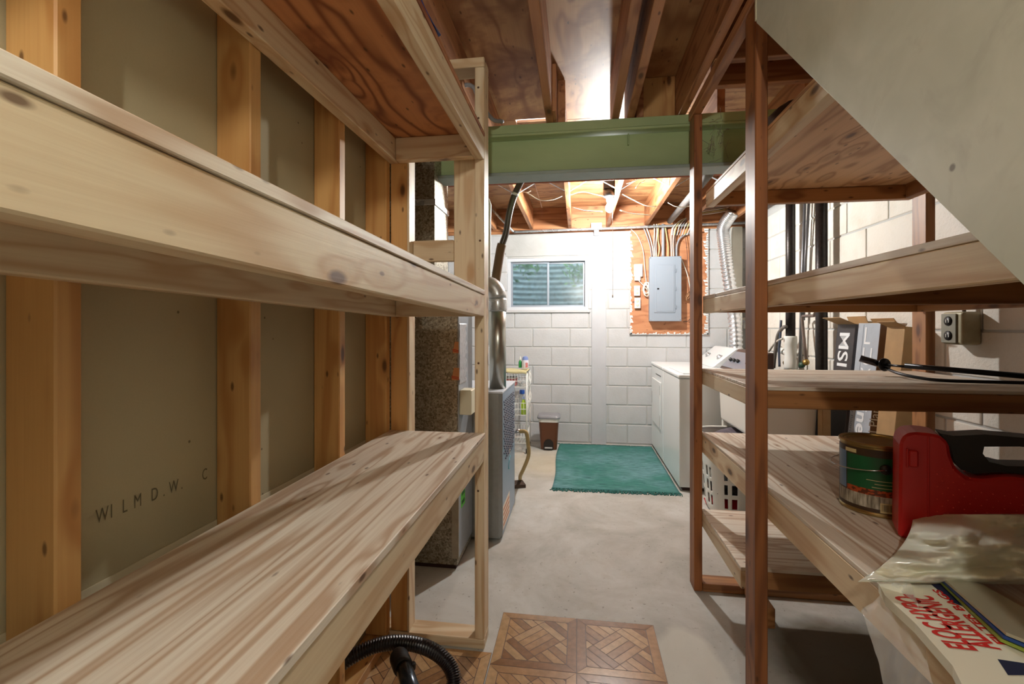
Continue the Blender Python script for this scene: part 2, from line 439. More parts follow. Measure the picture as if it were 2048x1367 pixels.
# stud wall on the left, seen from its unfinished side
wl = struct('wall_left', (XD, 0, 0))
dmat = MATS['drywall']
up = box('drywall_sheet', XD-.0127, XD, -1.5, 1.86, .806, ZS, dmat, wl, .003)
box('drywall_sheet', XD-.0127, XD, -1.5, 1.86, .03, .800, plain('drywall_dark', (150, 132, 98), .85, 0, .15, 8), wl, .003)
box('paper_edge', XD, XD+.0016, -1.5, 1.86, .797, .812, plain('drywall_edge', (214, 202, 172), .85), wl, .0005)
ink = plain('stamp_ink', (110, 100, 78), .9)
def dwp(px, py): return un(px, py, 'X', XD)
for (ch, px, py) in (('W', 190, 1040), ('I', 219, 1027), ('L', 243, 1019), ('M', 266, 1012), ('D', 301, 998), ('.', 325, 990), ('W', 337, 985), ('.', 361, 976), ('C', 403, 960)):
    q = dwp(px, py); text('stamp_letter', ch, .036, ink, up, (XD+.0005, q.y, dwp(243, 1026).z), (0, 1, 0), (0, 0, 1), sx=.62)
for i in range(-3, 4):
    y0 = .5763+.4064*i
    if i == 3: y0 = 1.792-.038
    board('stud', XD+.001, XS, y0, y0+.038, .04, ZS-.04, STUD, wl, .003)
board('sole_plate', XD+.001, XS, -1.5, 1.79, 0, .038, STUD, wl)
board('top_plate', XD+.001, XS, -1.5, 1.79, ZJ-.04, ZJ, STUD, wl)

# ceiling: subfloor sheets and joists
ce = struct('ceiling', (0, 2, ZJ))
for (x0, x1, y0, y1) in ((-1.6, -.146, -1.6, 1.46), (-1.6, -.146, 1.464, 2.9), (-.142, .8, -1.6, 1.50), (-.142, .8, 1.504, 2.94), (.804, XR+.2, 1.52, 2.94),
                         (-1.6, -.39, 2.904, YB+.2), (-.386, .8, 2.944, YB+.2), (.804, XR+.2, 2.944, YB+.2)):
    box('subfloor_panel', x0, x1, y0, y1, ZS, ZS+.018, wm(PLYSUB, 1 if x1 < .9 and y1 < 3 else 0), ce, .001)
def joist(x, y0, y1, kind=JOIST, z0=ZJ, t=.038, z1=ZS-.001): return board('joist', x-t/2, x+t/2, y0, y1, z0, z1, kind, ce, .003)
for x in (-.95, -.545, -.145, .190, .266, .518): joist(x, -1.55, 2.56)
for x in (-.905, -.500, -.085, .315, .712, 1.12, 1.53): joist(x, 2.46, YB-.04)
# rim and sill over the back wall, blocking over the beam
board('rim_board', -1.45, XR, YB-.02, YB+.02, ZJ-.005, ZS-.001, JOIST, ce)
board('sill_plate', -1.45, XR, YB+.005, YB+.12, 2.286, ZJ-.006, JOIST, ce)
board('blocking', .29, .497, 2.50, 2.538, ZJ, ZS-.002, STUD, ce)
board('blocking', -.066, .168, 2.80, 2.838, ZJ+.10, ZS-.002, STUD, ce) if False else None
board('blocking', -.126, -.107, 2.30, 2.50, ZJ, ZS-.002, JOIST, ce)
board('stair_header', .54, XR-.02, 1.95, 1.99, ZJ-.0, ZS-.002, JOIST, ce)
board('stair_blocking', .60, 1.6, 2.2, 2.238, ZJ+.02, ZS-.002, JOIST, ce)

# steel beam
bt = thing('steel_beam', 'green painted steel I-beam carrying the ceiling joists', 'beam', (.2, 2.49, ZJ))
YF = 2.42; bz0, bz1 = 2.056, ZJ-.003
g = MATS['green']
box('top_plate', -1.45, XR-.01, YF+.004, YF+.13, bz1-.046, bz1, g, bt, .002)
box('top_flange', -1.45, XR-.01, YF, YF+.135, bz1-.060, bz1-.047, g, bt, .003)
box('web', -1.45, XR-.01, YF+.062, YF+.073, bz0+.013, bz1-.061, g, bt, .001)
box('bottom_flange', -1.45, XR-.01, YF, YF+.135, bz0, bz0+.018, plain('beam_edge_paint', (150, 166, 158), .5, 0, .12, 10), bt, .003)
box('web_stiffener', .255, .262, YF+.045, YF+.062, bz1-.12, bz1-.062, g, bt, .001)
# cobweb on the beam
cw = thing('cobweb', 'dusty grey cobweb hanging down the green beam', 'cobweb', tuple(un(1440, 260, 'Y', YF)))
webm = plain('cobweb_dust', (150, 146, 128), .9); lst = []
for k in range(46):
    x, y = random.gauss(1441, 9), random.gauss(262, 22)
    if k > 30: x, y = random.gauss(1428, 4), random.uniform(270, 312)
    p = un(x, y, 'Y', YF-.012+random.random()*.02); q = un(x+random.gauss(-3, 8), y+random.gauss(6, 12), 'Y', YF-.012+random.random()*.04)
    m = (p+q)/2+Vector((0, 0, -.004)); lst.append(([p, m, q], .0011))
multi_tube('strands', lst, webm, cw, 4)['kind'] = 'stuff'

# window
wn = struct('window_1', (-.33, YB, 1.73)); wfm = plain('window_aluminium', (168, 176, 188), .4, .6)
def frame(nm, x0, x1, z0, z1, y0, y1, w, mat, par):
    bm = bmesh.new()
    bm_box(bm, x0, x1, y0, y1, z1-w, z1, .002); bm_box(bm, x0, x1, y0, y1, z0, z0+w, .002)
    bm_box(bm, x0, x0+w, y0, y1, z0+w, z1-w, .002); bm_box(bm, x1-w, x1, y0, y1, z0+w, z1-w, .002)
    return bm_obj(nm, bm, mat, par)
frame('window_frame', WX0, WX1, WZ0, WZ1, YB+.01, YB+.12, .035, plain('window_buck', (204, 208, 214), .5), wn)
xm = un(1095, 560, 'Y', YB).x
frame('sash', WX0+.035, xm+.015, WZ0+.035, WZ1-.035, YB+.05, YB+.07, .022, wfm, wn)
frame('sash', xm-.012, WX1-.035, WZ0+.035, WZ1-.035, YB+.075, YB+.095, .022, wfm, wn)
box('window_sill', WX0-.03, WX1+.02, YB-.02, YB+.05, WZ0-.03, WZ0+.002, MATS['block_white'], wn, .006)
gt = NT('dusty_glass'); gt.set(Roughness=.16, IOR=1.45); gt.b.inputs['Transmission Weight'].default_value = .92
v = gt.coords((1, 1, 1)); n = gt.noise(v, 9, 4, .6); gt.col(gt.mix(n, (190, 218, 228), (172, 204, 216)))
box('pane', WX0+.05, xm, YB+.058, YB+.062, WZ0+.05, WZ1-.05, gt.m, wn, 0)
box('pane', xm, WX1-.05, YB+.083, YB+.087, WZ0+.05, WZ1-.05, gt.m, wn, 0)
# window well outside: corrugated half round, gravel, leaves
ww = thing('window_well', 'corrugated steel window well outside the basement window', 'window well', (-.33, YB+.5, 1.3))
def wellf(u, v):
    a = math.pi*u; z = 1.30+.86*v; r = .58+.012*math.sin(v*.86/.066*6.283)
    return Vector((-.33+r*1.08*math.cos(a), YB+.2+r*.9*math.sin(a), z))
grid_obj('corrugated_wall', 33, 90, wellf, MATS['galv_smooth'], ww, .002)
box('gravel_bottom', -.95, .3, YB+.2, YB+.75, 1.24, 1.32, plain('gravel', (120, 112, 100), .9, 0, .5, 60, 1), ww, 0)
lm = NT('leaf'); lm.set(Roughness=.5); oi = lm.coords((1, 1, 1)); lm.col(lm.ramp(lm.noise(oi, 9, 2), [(.3, (58, 110, 34)), (.7, (140, 190, 70))]))
for (cx, cz, nn, sp, lab) in ((-.62, 2.0, 80, .11, 'green leafy weed hanging into the window well by left sash'), (.03, 1.90, 90, .10, 'green leafy weed in the window well beside the outer frame')):
    pl = thing('leafy_plant', lab, 'plant', (cx, YB+.34, 1.9), 'weeds in the window well'); V = []; Fc = []
    for k in range(nn):
        c0 = Vector((cx+random.gauss(0, sp), YB+.36+random.gauss(0, .05), cz+random.gauss(0, sp*.8))); d = Vector((random.gauss(0, 1), random.gauss(0, 1), random.gauss(0, 1))).normalized(); e = d.orthogonal().normalized()
        o = len(V); L, w = random.uniform(.035, .07), random.uniform(.010, .02)
        V += [c0-d*L, c0+e*w, c0+d*L, c0-e*w, c0+d.cross(e)*.006]; Fc += [(o, o+1, o+4), (o+1, o+2, o+4), (o+2, o+3, o+4), (o+3, o, o+4)]
    new_obj('leaves', V, Fc, lm.m, pl)['kind'] = 'stuff'
    tube('stem', [(cx, YB+.40, cz+.22), (cx+.03, YB+.37, cz), (cx-.02, YB+.36, cz-.14)], .004, lm.m, pl, spline=4)

# ------------------------------------------------------------------ light fixtures
def lampset(pos, mat, label, chain, ztop):
    x, y, z = pos
    t = thing('bulb_fixture', label, 'light fixture', (x, y, ztop))
    lathe('lamp_holder', [(.052, ztop-.0), (.052, ztop-.055), (.042, ztop-.062), (.030, ztop-.064), (.026, z+.055)], blackp, (x, y, 0), t, 24)
    lathe('bulb', [(.013, z+.056), (.015, z+.045), (.022, z+.03), (.030, z+.012), (.032, z), (.030, z-.012), (.022, z-.026), (.010, z-.034), (.001, z-.036)][::-1], mat, (x, y, 0), t, 16)
    if chain:
        c = tube('pull_chain', [(x+.022, y-.02, z+.06), (x+.022, y-.045, z+.02), (x+.022, y-.045, z-.72)], .0016, whitepl, t, 5)
        lathe('chain_bell', [(.002, .012), (.005, 0), (.006, -.012)], chrome, (x+.022, y-.045, z-.725), t, 8)
    return t
fx = lampset(BULB_FAR, MATS['bulb_far'], 'bare glowing bulb in a black holder with pull string', True, 2.385)
box('mounting_box', .257-.05, .257+.037, 3.85, 3.95, 2.385, ZS-.002, blackp, fx, .003)
fx2 = lampset(BULB_NEAR, MATS['bulb_near'], 'bare bulb in holder behind the shelving aisle entrance', False, 2.26)
box('mounting_box', .06-.05, .06+.05, -.80, -.70, 2.26, ZS-.002, blackp, fx2, .003)

# ------------------------------------------------------------------ left shelving
XF = -.363; YE = 1.79; YN = -.75
ls = thing('wall_shelving', 'pale new pine shelving built along the unfinished stud wall', 'shelving', (-.55, 1.0, 0))
shm = lambda y: .022*(1.79-y)
def left_shelf(ztop, zbot, plyt, plyk, shear=None):
    zr = ztop-plyt
    board('shelf_board', XS+.001, XF+.004, YN, YE-.001, zr+.0005, ztop, plyk, ls, .0015, shear)
    board('front_rail', XF-.038, XF, YN, YE-.0015, zbot, zr, PINE, ls, .0025, shear)
    board('back_rail', XS+.001, XS+.039, YN, YE-.001, zbot, zr, PINE, ls, .0025, shear)
    board('end_rail', XS+.040, XF-.039, YE-.040, YE-.002, zbot, zr, PINE, ls, .0025)
    None and board('cross_rail', XS+.040, XF-.039, .50, .538, zbot+.012, zr, PINE, ls, .0025, shear) if ztop < 1.5 else None
left_shelf(2.018, 1.917, .0125, PLYRED)
left_shelf(1.405, 1.303, .018, PLY, shm)
left_shelf(.848, .738, .018, PLY)
board('post', XF-.038, XF, YE, YE+.089, .039, 2.281, PINE, ls, .003)
board('top_plate', XS, XF, YE, YE+.089, 2.282, 2.320, PINE, ls, .003)
board('bottom_plate', XS-.08, XF, YE, YE+.089, 0, .038, PINE, ls, .003)
board('jamb_stud', XS+.002, XS+.070, YE+.004, YE+.042, .039, 2.281, STUD, ls, .003)
board('jamb_cover', XS+.071, XS+.080, YE+.004, YE+.070, .039, 2.281, PINE, ls, .001)
board('short_stud', -.497, -.404, YE+.045, YE+.083, 1.407, 2.10, PINE, ls, .003)
board('blocking', XS+.081, -.498, YE+.045, YE+.083, 1.53, 1.615, PINE, ls, .003)
# nail heads / screws on the post
nm_ = plain('rusty_nail', (96, 66, 48), .6, .5)
for zz in (2.2, 2.08, 1.99, 1.60, 1.12, .62):
    lathe('nail_head', [(.0045, 0), (.003, .0015)], nm_, (XF-.019+random.uniform(-.006, .006), YE-.0002, zz), ls, 8, axis=(0, -1, 0))
bl = grid_obj('blue_tarp', 14, 10, lambda u, v: Vector((-.62+.26*u, .7+.5*v, 2.03+.10*math.sin(math.pi*u)**.5*math.sin(math.pi*v)**.5+.012*math.sin(17*u+9*v))), plain('blue_tarp', (28, 62, 150), .4), None, .002)
tag(bl, 'crumpled blue tarp stored on the top pine shelf', 'tarp')

# ------------------------------------------------------------------ right shelving under the stairs
rs = thing('understair_shelving', 'old brown lumber shelving built under the stairs', 'shelving', (1.0, 1.9, 0))
XP = .55; YP1 = 1.552; YP2 = 2.328; XB = 1.52; YQ = 2.352
for (y, lean) in ((YP1, 0), (YP2, 1)):
    board('post', XP, XP+.038, y, y+.089, .0, 2.279, OLDPOST, rs, .003)
board('post', XB, XB+.038, 2.29, 2.379, 0, 2.279, OLD, rs, .003)
board('header', XP-.006, XP+.036, -1.0, 2.415, 2.281, ZJ-.001, JOIST, rs, .003)
def rshelf(ztop, rh, yn, yf, xr, plyk, plyt=.012, endn=True, endf=True):
    zr = ztop-plyt; z0 = zr-rh; xa = XP+.0385
    board('shelf_board', xa, xr, yn, yf, zr+.0005, ztop, plyk, rs, .0012)
    board('front_rail', xa, xa+.036, yn, yf, z0, zr, PINE, rs, .0025)
    if endn: board('near_rail', xa+.037, xr-.002, yn+.002, yn+.034, z0+.002, zr, OLD, rs, .0025)
    if endf: board('far_rail', xa+.037, xr-.002, yf-.036, yf-.002, z0+.002, zr, OLD, rs, .0025)
    board('wall_rail', xr-.040, xr-.004, yn+.04, yf-.04, z0+.002, zr, OLD, rs, .0025)
rshelf(.386, .066, 1.80, YQ, XB-.002, PLY)
rshelf(.756, .083, .12, YQ, XB-.002, PLY)
rshelf(1.062, .062, 1.66, YQ, XB-.002, PLY)
rshelf(1.407, .064, .72, YQ-.03, XB-.002, PLY, .016)
rshelf(1.890, .063, 1.12, 2.27, 1.44, PLYTAN)
board('middle_rail', XP+.08, XB-.05, 1.50, 1.536, 1.328, 1.390, OLD, rs)
board('floor_plate', XP+.040, XB-.002, YP2, YP2+.089, 0, .038, OLD, rs, .003)
bx_ = un(1551, 1258, 'Z', 0)
board('floor_block', bx_.x-.042, bx_.x, bx_.y, YP2-.001, 0, .085, OLD, rs, .003)

# stairs above: grey painted side panel, treads and risers
st = thing('staircase', 'staircase with grey painted side panel sloping over the shelves', 'staircase', (.8, .6, 0))
sl = lambda y: 2.174+(y-1.488)*1.017
prism('side_panel', [(1.488, sl(1.488)), (1.488, ZS-.001), (-.9, ZS-.001), (-.9, 0.0), (sl(0)*-1/1.017*0-.6495, 0.0)], .531, .546, 0, MATS['greypaint'], st, .001)
box('panel_edge', .529, .5465, 1.488, 1.497, sl(1.488)+.01, ZS-.001, plain('panel_edge_wood', (206, 198, 170), .6), st, .001)
for k in range(12):
    zt = .20*(k+1); yt = (zt+.03-2.174)/1.017+1.488-.06
    if zt > ZS-.1: break
    box('tread', .60 if yt > 1.3 else .59, XR-.01, yt-.19, yt+.03, zt+.06, zt+.09, wm(JOIST, 0), st, .003)
    box('riser', .60, XR-.01, yt+.031, yt+.049, zt+.061, zt+.26, wm(JOIST, 0), st, .001)

# ------------------------------------------------------------------ laundry: dryer, washer, sink
def appliance(name, label, y0, y1, kind):
    t = thing(name, label, 'washer' if kind == 'w' else 'dryer', (1.12, (y0+y1)/2, 0))
    x0, x1 = .771, 1.455; zt = .895
    box('cabinet', x0, x1, y0+.002, y1-.002, .03, zt-.032, white, t, .008, 2)
    box('top', x0-.006, x1, y0, y1, zt-.030, zt, white, t, .010, 3)
    bm = bmesh.new(); bm_box(bm, x0+.03, x1-.02, y0+.03, y1-.03, 0, .03); bm_obj('base', bm, plain('dark_base', (60, 34, 26), .7), t)
    # console on the back edge, tilted face to the aisle
    zc = zt+.001
    if kind == 'd':
        prism('console', [(x1-.26, zc), (x1-.05, zc+.17), (x1-.0, zc+.17), (x1, zc)], y0+.01, y1-.01, 1, white, t, .006)
        nrm = Vector((-.17, 0, .21)).normalized()
        for dy in (.12, .50):
            c = Vector((x1-.16, y0+dy, zc+.085))
            k = lathe('knob', [(.030, 0), (.030, .004), (.022, .006), (.019, .022)], alum, tuple(c), t, 16, axis=nrm)
        box('door', x0-.012, x0-.001, y0+.10, y1-.10, .30, .74, white, t, .005, 2)
        for (ya, yb, za, zb) in ((y0+.105, y0+.108, .31, .43), (y0+.105, y0+.108, .62, .71)): box('hinge', x0-.0135, x0-.011, ya, ya+.012, za, zb, plain('hinge_grey', (120, 122, 124), .4, .6), t, .0005)
        box('door_handle', x0-.014, x0-.011, y1-.125, y1-.112, .48, .60, plain('handle_grey', (150, 150, 150), .4), t, .001)
        box('badge_slot', x0-.0015, x0+.001, y0+.12, y0+.40, .79, .80, plain('slot', (60, 58, 56), .4), t, .0003)
    else:
        prism('console', [(x1-.20, zc), (x1-.04, zc+.17), (x1-.0, zc+.17), (x1, zc)], y0+.01, y1-.01, 1, plain('console_brown', (74, 52, 42), .35), t, .005)
        d = Vector((.16, 0, .17)).normalized(); nrm = Vector((-d.z, 0, d.x)); o = Vector((x1-.20, y0+.03, zc))+nrm*.001
        V = [o+d*.025, o+d*.025+Vector((0, y1-y0-.06, 0)), o+d*.20+Vector((0, y1-y0-.06, 0)), o+d*.20]
        V += [v+nrm*.003 for v in V]
        new_obj('control_plate', V, [(0, 1, 2, 3), (4, 7, 6, 5), (0, 4, 5, 1), (1, 5, 6, 2), (2, 6, 7, 3), (3, 7, 4, 0)], plain('control_silver', (150, 158, 172), .3, .5), t)
        for dy, r in ((.10, .024), (.34, .016), (.43, .016), (.52, .016)):
            c = o+d*.10+Vector((0, dy, 0)); lathe('knob', [(r, .003), (r, .012), (r*.7, .028)], blackp, tuple(c), t, 16, axis=nrm)
        box('lid', x0+.04, x1-.24, y0+.06, y1-.06, zt+.0008, zt+.006, white, t, .003)
    return t
appliance('washing_machine', 'white top-loading washing machine nearest the green rug fringe corner', 3.72, 4.403, 'w')
appliance('clothes_dryer', 'white clothes dryer against the painted block wall', 4.409, 5.09, 'd')
# flexible dryer vent
vent_pts = catmull([(1.525, 4.74, .50), (1.525, 4.78, .85), (1.515, 4.80, 1.30), (1.46, 4.84, 1.80), (1.43, 4.86, 2.10), (1.42, 4.84, 2.24), (1.47, 4.72, 2.36)], 44)
vo = tube('flexible_duct', vent_pts, lambda t, i: .054+(.007 if i % 4 < 2 else -.003), plain('foil_duct', (222, 224, 228), .28, .9), None, 20)
tag(vo, 'silver flexible foil vent hose rising behind the dryer', 'vent hose')
pc = box('wall_post', 1.56, 1.66, YB-.075, YB-.012, 0, 2.283, plain('old_white_paint', (206, 206, 196), .6, 0, .12, 5), None, .004)
tag(pc, 'white painted post in the corner beside the vent hose', 'post')
# utility sink
sk = thing('utility_sink', 'white plastic utility sink standing beside the washing machine', 'sink', (1.35, 3.37, 0))
bm = bmesh.new()
bm_box(bm, 1.03, 1.46, 3.075, 3.64, .58, .92, .02, 3)
for v in bm.verts:
    if v.co.z < .7: v.co.x += .012 if v.co.x < 1.25 else -.012; v.co.y += .012 if v.co.y < 3.3 else -.012
bmesh.ops.delete(bm, geom=[f for f in bm.faces if f.normal.z > .9], context='FACES')
o = bm_obj('basin', bm, plain('sink_white', (232, 230, 224), .4), sk); md = o.modifiers.new('s', 'SOLIDIFY'); md.thickness = .006; md.offset = -1
frame_pts = [(1.02, 3.067, .925), (1.47, 3.067, .925), (1.47, 3.65, .925), (1.02, 3.65, .925), (1.02, 3.067, .925)]
tube('rim', frame_pts, .012, whitepl, sk, 8)
for (x, y) in ((1.07, 3.10), (1.42, 3.10), (1.07, 3.605), (1.42, 3.605)):
    box('leg', x-.02, x+.02, y-.02, y+.02, 0, .585, whitepl, sk, .004)
tube('drain', [(1.33, 3.35, .578), (1.33, 3.35, .40), (1.38, 3.38, .36), (1.46, 3.42, .34)], .02, whitepl, sk, 10, spline=5)

# laundry basket with oval holes
lb = thing('laundry_basket', 'white plastic laundry basket with oval holes on the floor', 'basket', (1.05, 3.38, 0))
def basket(cx, cy, h, rx0, ry0, rx1, ry1):
    bm = bmesh.new(); nu, nv = 192, 81
    rows = []
    prof = [(z/ (nv-1)) for z in range(nv)]
    def pt(u, t):
        a = 2*math.pi*u; e = 2/3.4; ca, sa = math.cos(a), math.sin(a)
        sx = math.copysign(abs(ca)**e, ca); sy = math.copysign(abs(sa)**e, sa)
        r = .88+.12*min(1, (t/.10))**.5 if t < .1 else 1
        return Vector((cx+(rx0+(rx1-rx0)*t)*sx*r, cy+(ry0+(ry1-ry0)*t)*sy*r, .004+h*t))
    V = []; Fc = []
    for t in prof:
        for k in range(nu): V.append(pt(k/nu, t))
    def hole(k, i):
        if min((k+.5) % 48, 48-(k+.5) % 48) > 18 and False: return False
        if 17 < (k % 48) < 31: return False
        if not 9 <= i < 51: return False
        a = (k % 8)+.5-4; r = ((i-9) % 14)+.5-7
        if abs(a) > 2.2: return False
        b = max(0, abs(r)-3.2); return math.hypot(a, b) <= 2.3
    for i in range(nv-1):
        for k in range(nu):
            if hole(k, i): continue
            Fc.append((i*nu+k, i*nu+(k+1) % nu, (i+1)*nu+(k+1) % nu, (i+1)*nu+k))
    Fc.append(tuple(range(nu-1, -1, -1)))
    o = new_obj('body', V, Fc, whitepl, lb, True); md = o.modifiers.new('s', 'SOLIDIFY'); md.thickness = .004
    tube('rim', [pt(k/48, 1.0) for k in range(49)], .010, whitepl, lb, 8)
    return pt
bcx, bcy = 1.06, 3.36
basket(bcx, bcy, .53, .175, .16, .215, .21)
def heap(name, label, mat, cx, cy, z0, rx, ry, h, seed):
    rr = random.Random(seed)
    o = grid_obj(name, 22, 22, lambda u, v: Vector((cx+rx*(2*u-1), cy+ry*(2*v-1), z0+h*max(0, (1-abs(2*u-1)**3)*(1-abs(2*v-1)**3))+.012*math.sin(9*u+seed)*math.cos(8*v+2*seed))), mat, None, .004)
    return tag(o, label, 'clothes', 'clothes in the laundry basket')
heap('clothes_pile', 'folded charcoal clothes heaped at the top of the white basket', plain('charcoal_cloth', (98, 90, 100), .9, 0, .2, 30, .4), bcx, bcy, .488, .165, .16, .072, 3)
heap('clothes_pile', 'dark patterned clothes showing through the basket holes', plain('pattern_cloth', (60, 56, 54), .9, 0, .8, 60, .4), bcx, bcy, .16, .155, .145, .14, 5)
heap('clothes_pile', 'bright red clothes at the bottom of the basket', plain('red_cloth', (206, 22, 30), .8), bcx, bcy, .03, .165, .15, .10, 8)

# green rug with fringe
rg = thing('rug', 'green woven rag rug with fringed ends on the concrete', 'rug', (.27, 4.35, 0))
rx0, rx1, ry0, ry1 = -.20, .764, 3.64, 5.02
grid_obj('weave', 40, 50, lambda u, v: Vector((rx0+(rx1-rx0)*u+.010*math.sin(7*v)*(1-u), ry0+(ry1-ry0)*v+.05*u*(1-v)*.4, .009+.0025*math.sin(11*u+3*v)*math.sin(9*v))), MATS['rug'], rg, .006)
V = []; Fc = []
fm = plain('fringe_green', (44, 104, 98), .95)
for yy, dr in ((ry0, -1), (ry1, 1)):
    for k in range(150):
        x = rx0+(rx1-rx0)*k/149; yb = yy+(.02*(k/149) if dr < 0 else 0); L = random.uniform(.03, .055)*(1 if dr < 0 else .7)
        v, f = tube_geo([(x, yb, .008), (x+random.gauss(0, .008), yb+dr*L*.5, .008), (x+random.gauss(0, .016), yb+dr*L, .003)], .0032, 4); o = len(V); V += v; Fc += [tuple(i+o for i in q) for q in f]
new_obj('fringe', V, Fc, fm, rg)['kind'] = 'stuff'

# ------------------------------------------------------------------ electric panel on plywood
pb = thing('panel_backboard', 'orange plywood backboard on the white wall behind the breaker box', 'backboard', (.95, YB, 1.7))
ptl = un(1259, 462, 'Y', YB-.02); pbr = un(1417, 669, 'Y', YB-.02)
box('plywood', ptl.x, pbr.x, YB-.020, YB-.002, pbr.z, 2.284, wm(PLYPANEL, 0), pb, .001)
V = []; Fc = []
def ragged(x0, z0, x1, z1, nx, nz, w):
    n = 60
    for k in range(n):
        t = (k+.5)/n; x = x0+(x1-x0)*t; z = z0+(z1-z0)*t; a = random.choice((.25, .5, .8, 1.2))*random.uniform(.6, 1)*w; hl = math.hypot(x1-x0, z1-z0)/n*.62
        dx, dz = (x1-x0), (z1-z0); L = math.hypot(dx, dz); dx /= L; dz /= L; o = len(V); y = YB-.0207
        V.extend([Vector((x-dx*hl, y, z-dz*hl)), Vector((x+dx*hl, y, z+dz*hl)), Vector((x+dx*hl+nx*a, y, z+dz*hl+nz*a)), Vector((x-dx*hl+nx*a*.8, y, z-dz*hl+nz*a*.8))]); Fc.append((o, o+1, o+2, o+3))
ragged(ptl.x, 2.28, ptl.x, pbr.z, 1, 0, .035); ragged(ptl.x, pbr.z, pbr.x, pbr.z, 0, 1, .025); ragged(pbr.x, pbr.z, pbr.x, 2.28, -1, 0, .05)
new_obj('paint_edge', V, Fc, plain('wall_paint', (226, 226, 224), .6), pb)
ep = thing('breaker_panel', 'grey metal breaker panel box mounted on the plywood', 'breaker panel', (.9, YB-.12, 1.65))
e0 = un(1299, 513, 'Y', YB-.13); e1 = un(1363, 642, 'Y', YB-.13)
box('box', e0.x+.006, e1.x-.006, YB-.118, YB-.021, e1.z+.004, e0.z-.004, greysteel, ep, .002)
box('cover', e0.x, e1.x, YB-.130, YB-.1185, e1.z, e0.z, greysteel, ep, .003)
dx0 = un(1308, 540, 'Y', YB-.13).x; dx1 = un(1350, 540, 'Y', YB-.13).x; dz1 = un(1300, 530, 'Y', YB-.13).z; dz0 = un(1300, 625, 'Y', YB-.13).z
dr = box('door', dx0, dx1, YB-.1365, YB-.1302, dz0, dz1, greysteel, ep, .0025)
box('raised_panel', dx0+.025, dx1-.012, YB-.140, YB-.1366, dz0+.012, dz1-.012, greysteel, dr, .002)
box('latch', dx0+.03, dx0+.05, YB-.1415, YB-.1401, (dz0+dz1)/2-.008, (dz0+dz1)/2+.008, blackm, dr, .0005)
for zz in (dz0+.06, (dz0+dz1)/2, dz1-.06): box('hinge', dx1+.002, dx1+.012, YB-.138, YB-.1302, zz-.02, zz+.02, greysteel, ep, .001)
for (xx, zz) in ((e0.x+.012, e0.z-.012), (e1.x-.012, e0.z-.012), (e0.x+.012, e1.z+.012), (e1.x-.012, e1.z+.012)): lathe('screw', [(.005, 0), (.003, .002)], chrome, (xx, YB-.1301, zz), ep, 8, axis=(0, -1, 0))
# outlets and the small white transformer
def outlet(px0, py0, px1, py1, label):
    a = un(px0, py0, 'Y', YB-.06); b = un(px1, py1, 'Y', YB-.06)
    t = thing('outlet_box', label, 'outlet', ((a.x+b.x)/2, YB-.04, b.z))
    box('box', a.x+.003, b.x-.003, YB-.052, YB-.021, b.z+.003, a.z-.003, plain('steel_box', (160, 160, 158), .4, .6), t, .002)
    box('cover_plate', a.x, b.x, YB-.057, YB-.0525, b.z, a.z, whitepl, t, .0015)
    zc = (a.z+b.z)/2
    for dz in (.020, -.020):
        f = lathe('socket', [(.017, 0), (.016, .002)], offw, ((a.x+b.x)/2, YB-.0571, zc+dz), t, 14, axis=(0, -1, 0))
        for dx in (-.006, .006): box('slot', (a.x+b.x)/2+dx-.0012, (a.x+b.x)/2+dx+.0012, YB-.0598, YB-.0591, zc+dz-.004, zc+dz+.004, blackp, f, 0)
outlet(1268, 571, 1280, 591, 'white outlet box just under the white transformer')
outlet(1269, 595, 1281, 616, 'white outlet box lowest on the plywood backboard')
a = un(1268, 528, 'Y', YB-.05); b = un(1285, 553, 'Y', YB-.05)
t = thing('power_adapter', 'white plug-in transformer box high on the plywood', 'adapter', ((a.x+b.x)/2, YB-.04, b.z))
box('case', a.x, b.x, YB-.06, YB-.021, b.z, a.z, whitepl, t, .006, 2); box('plug_block', a.x+.006, b.x-.02, YB-.055, YB-.021, b.z-.04, b.z-.0005, whitepl, t, .004)
box('vent_slot', a.x+.02, b.x-.02, YB-.0607, YB-.0600, a.z-.035, a.z-.031, plain('slot', (60, 58, 56), .4), t, 0)
# coiled white cord between outlets
cc = un(1291, 578, 'Y', YB-.05); pts = []
for k in range(70):
    aa = k*.5; pts.append(cc+Vector((.030*math.cos(aa)+.02*k/70, -.004*math.sin(aa*1.7), .060*math.sin(aa)-.02*math.cos(aa*.5))))
tag(tube('coiled_cord', [un(1277, 560, 'Y', YB-.05)]+pts, .004, wirew, None, 6), 'coiled white cord hanging beside the breaker panel', 'cord')
# cables into the top of the panel
def cable(name, pix, r, mat, label, cat='cable', group=None, Y=YB-.06, n=7):
    pts = [un(p[0], p[1], 'Y', p[2] if len(p) > 2 else Y) for p in pix]
    return tag(tube(name, pts, r, mat, None, n, spline=6), label, cat, group)
topc = [((1303, 513), (1300, 492), (1292, 466), (1285, 452)), ((1307, 513), (1304, 490), (1297, 465), (1290, 450)), ((1310, 513), (1308, 488), (1309, 463), (1308, 448)),
        ((1313, 513), (1312, 488), (1314, 463), (1313, 448)), ((1316, 513), (1319, 495), (1316, 478), (1317, 448)), ((1336, 513), (1336, 490), (1333, 470), (1330, 450)),
        ((1343, 513), (1342, 485), (1343, 462), (1350, 445)), ((1347, 513), (1346, 485), (1349, 460), (1358, 443)), ((1350, 513), (1350, 488), (1352, 468), (1368, 446))]
for i, pp in enumerate(topc):
    cable('electrical_cable', pp, .0062, [wireg, wirew, wirew, wirew, wirey, wirey, wirew, wirew, wireb][i], 'thin sheathed cable dropping into the top of the breaker panel', 'cable', 'cables above the breaker panel')
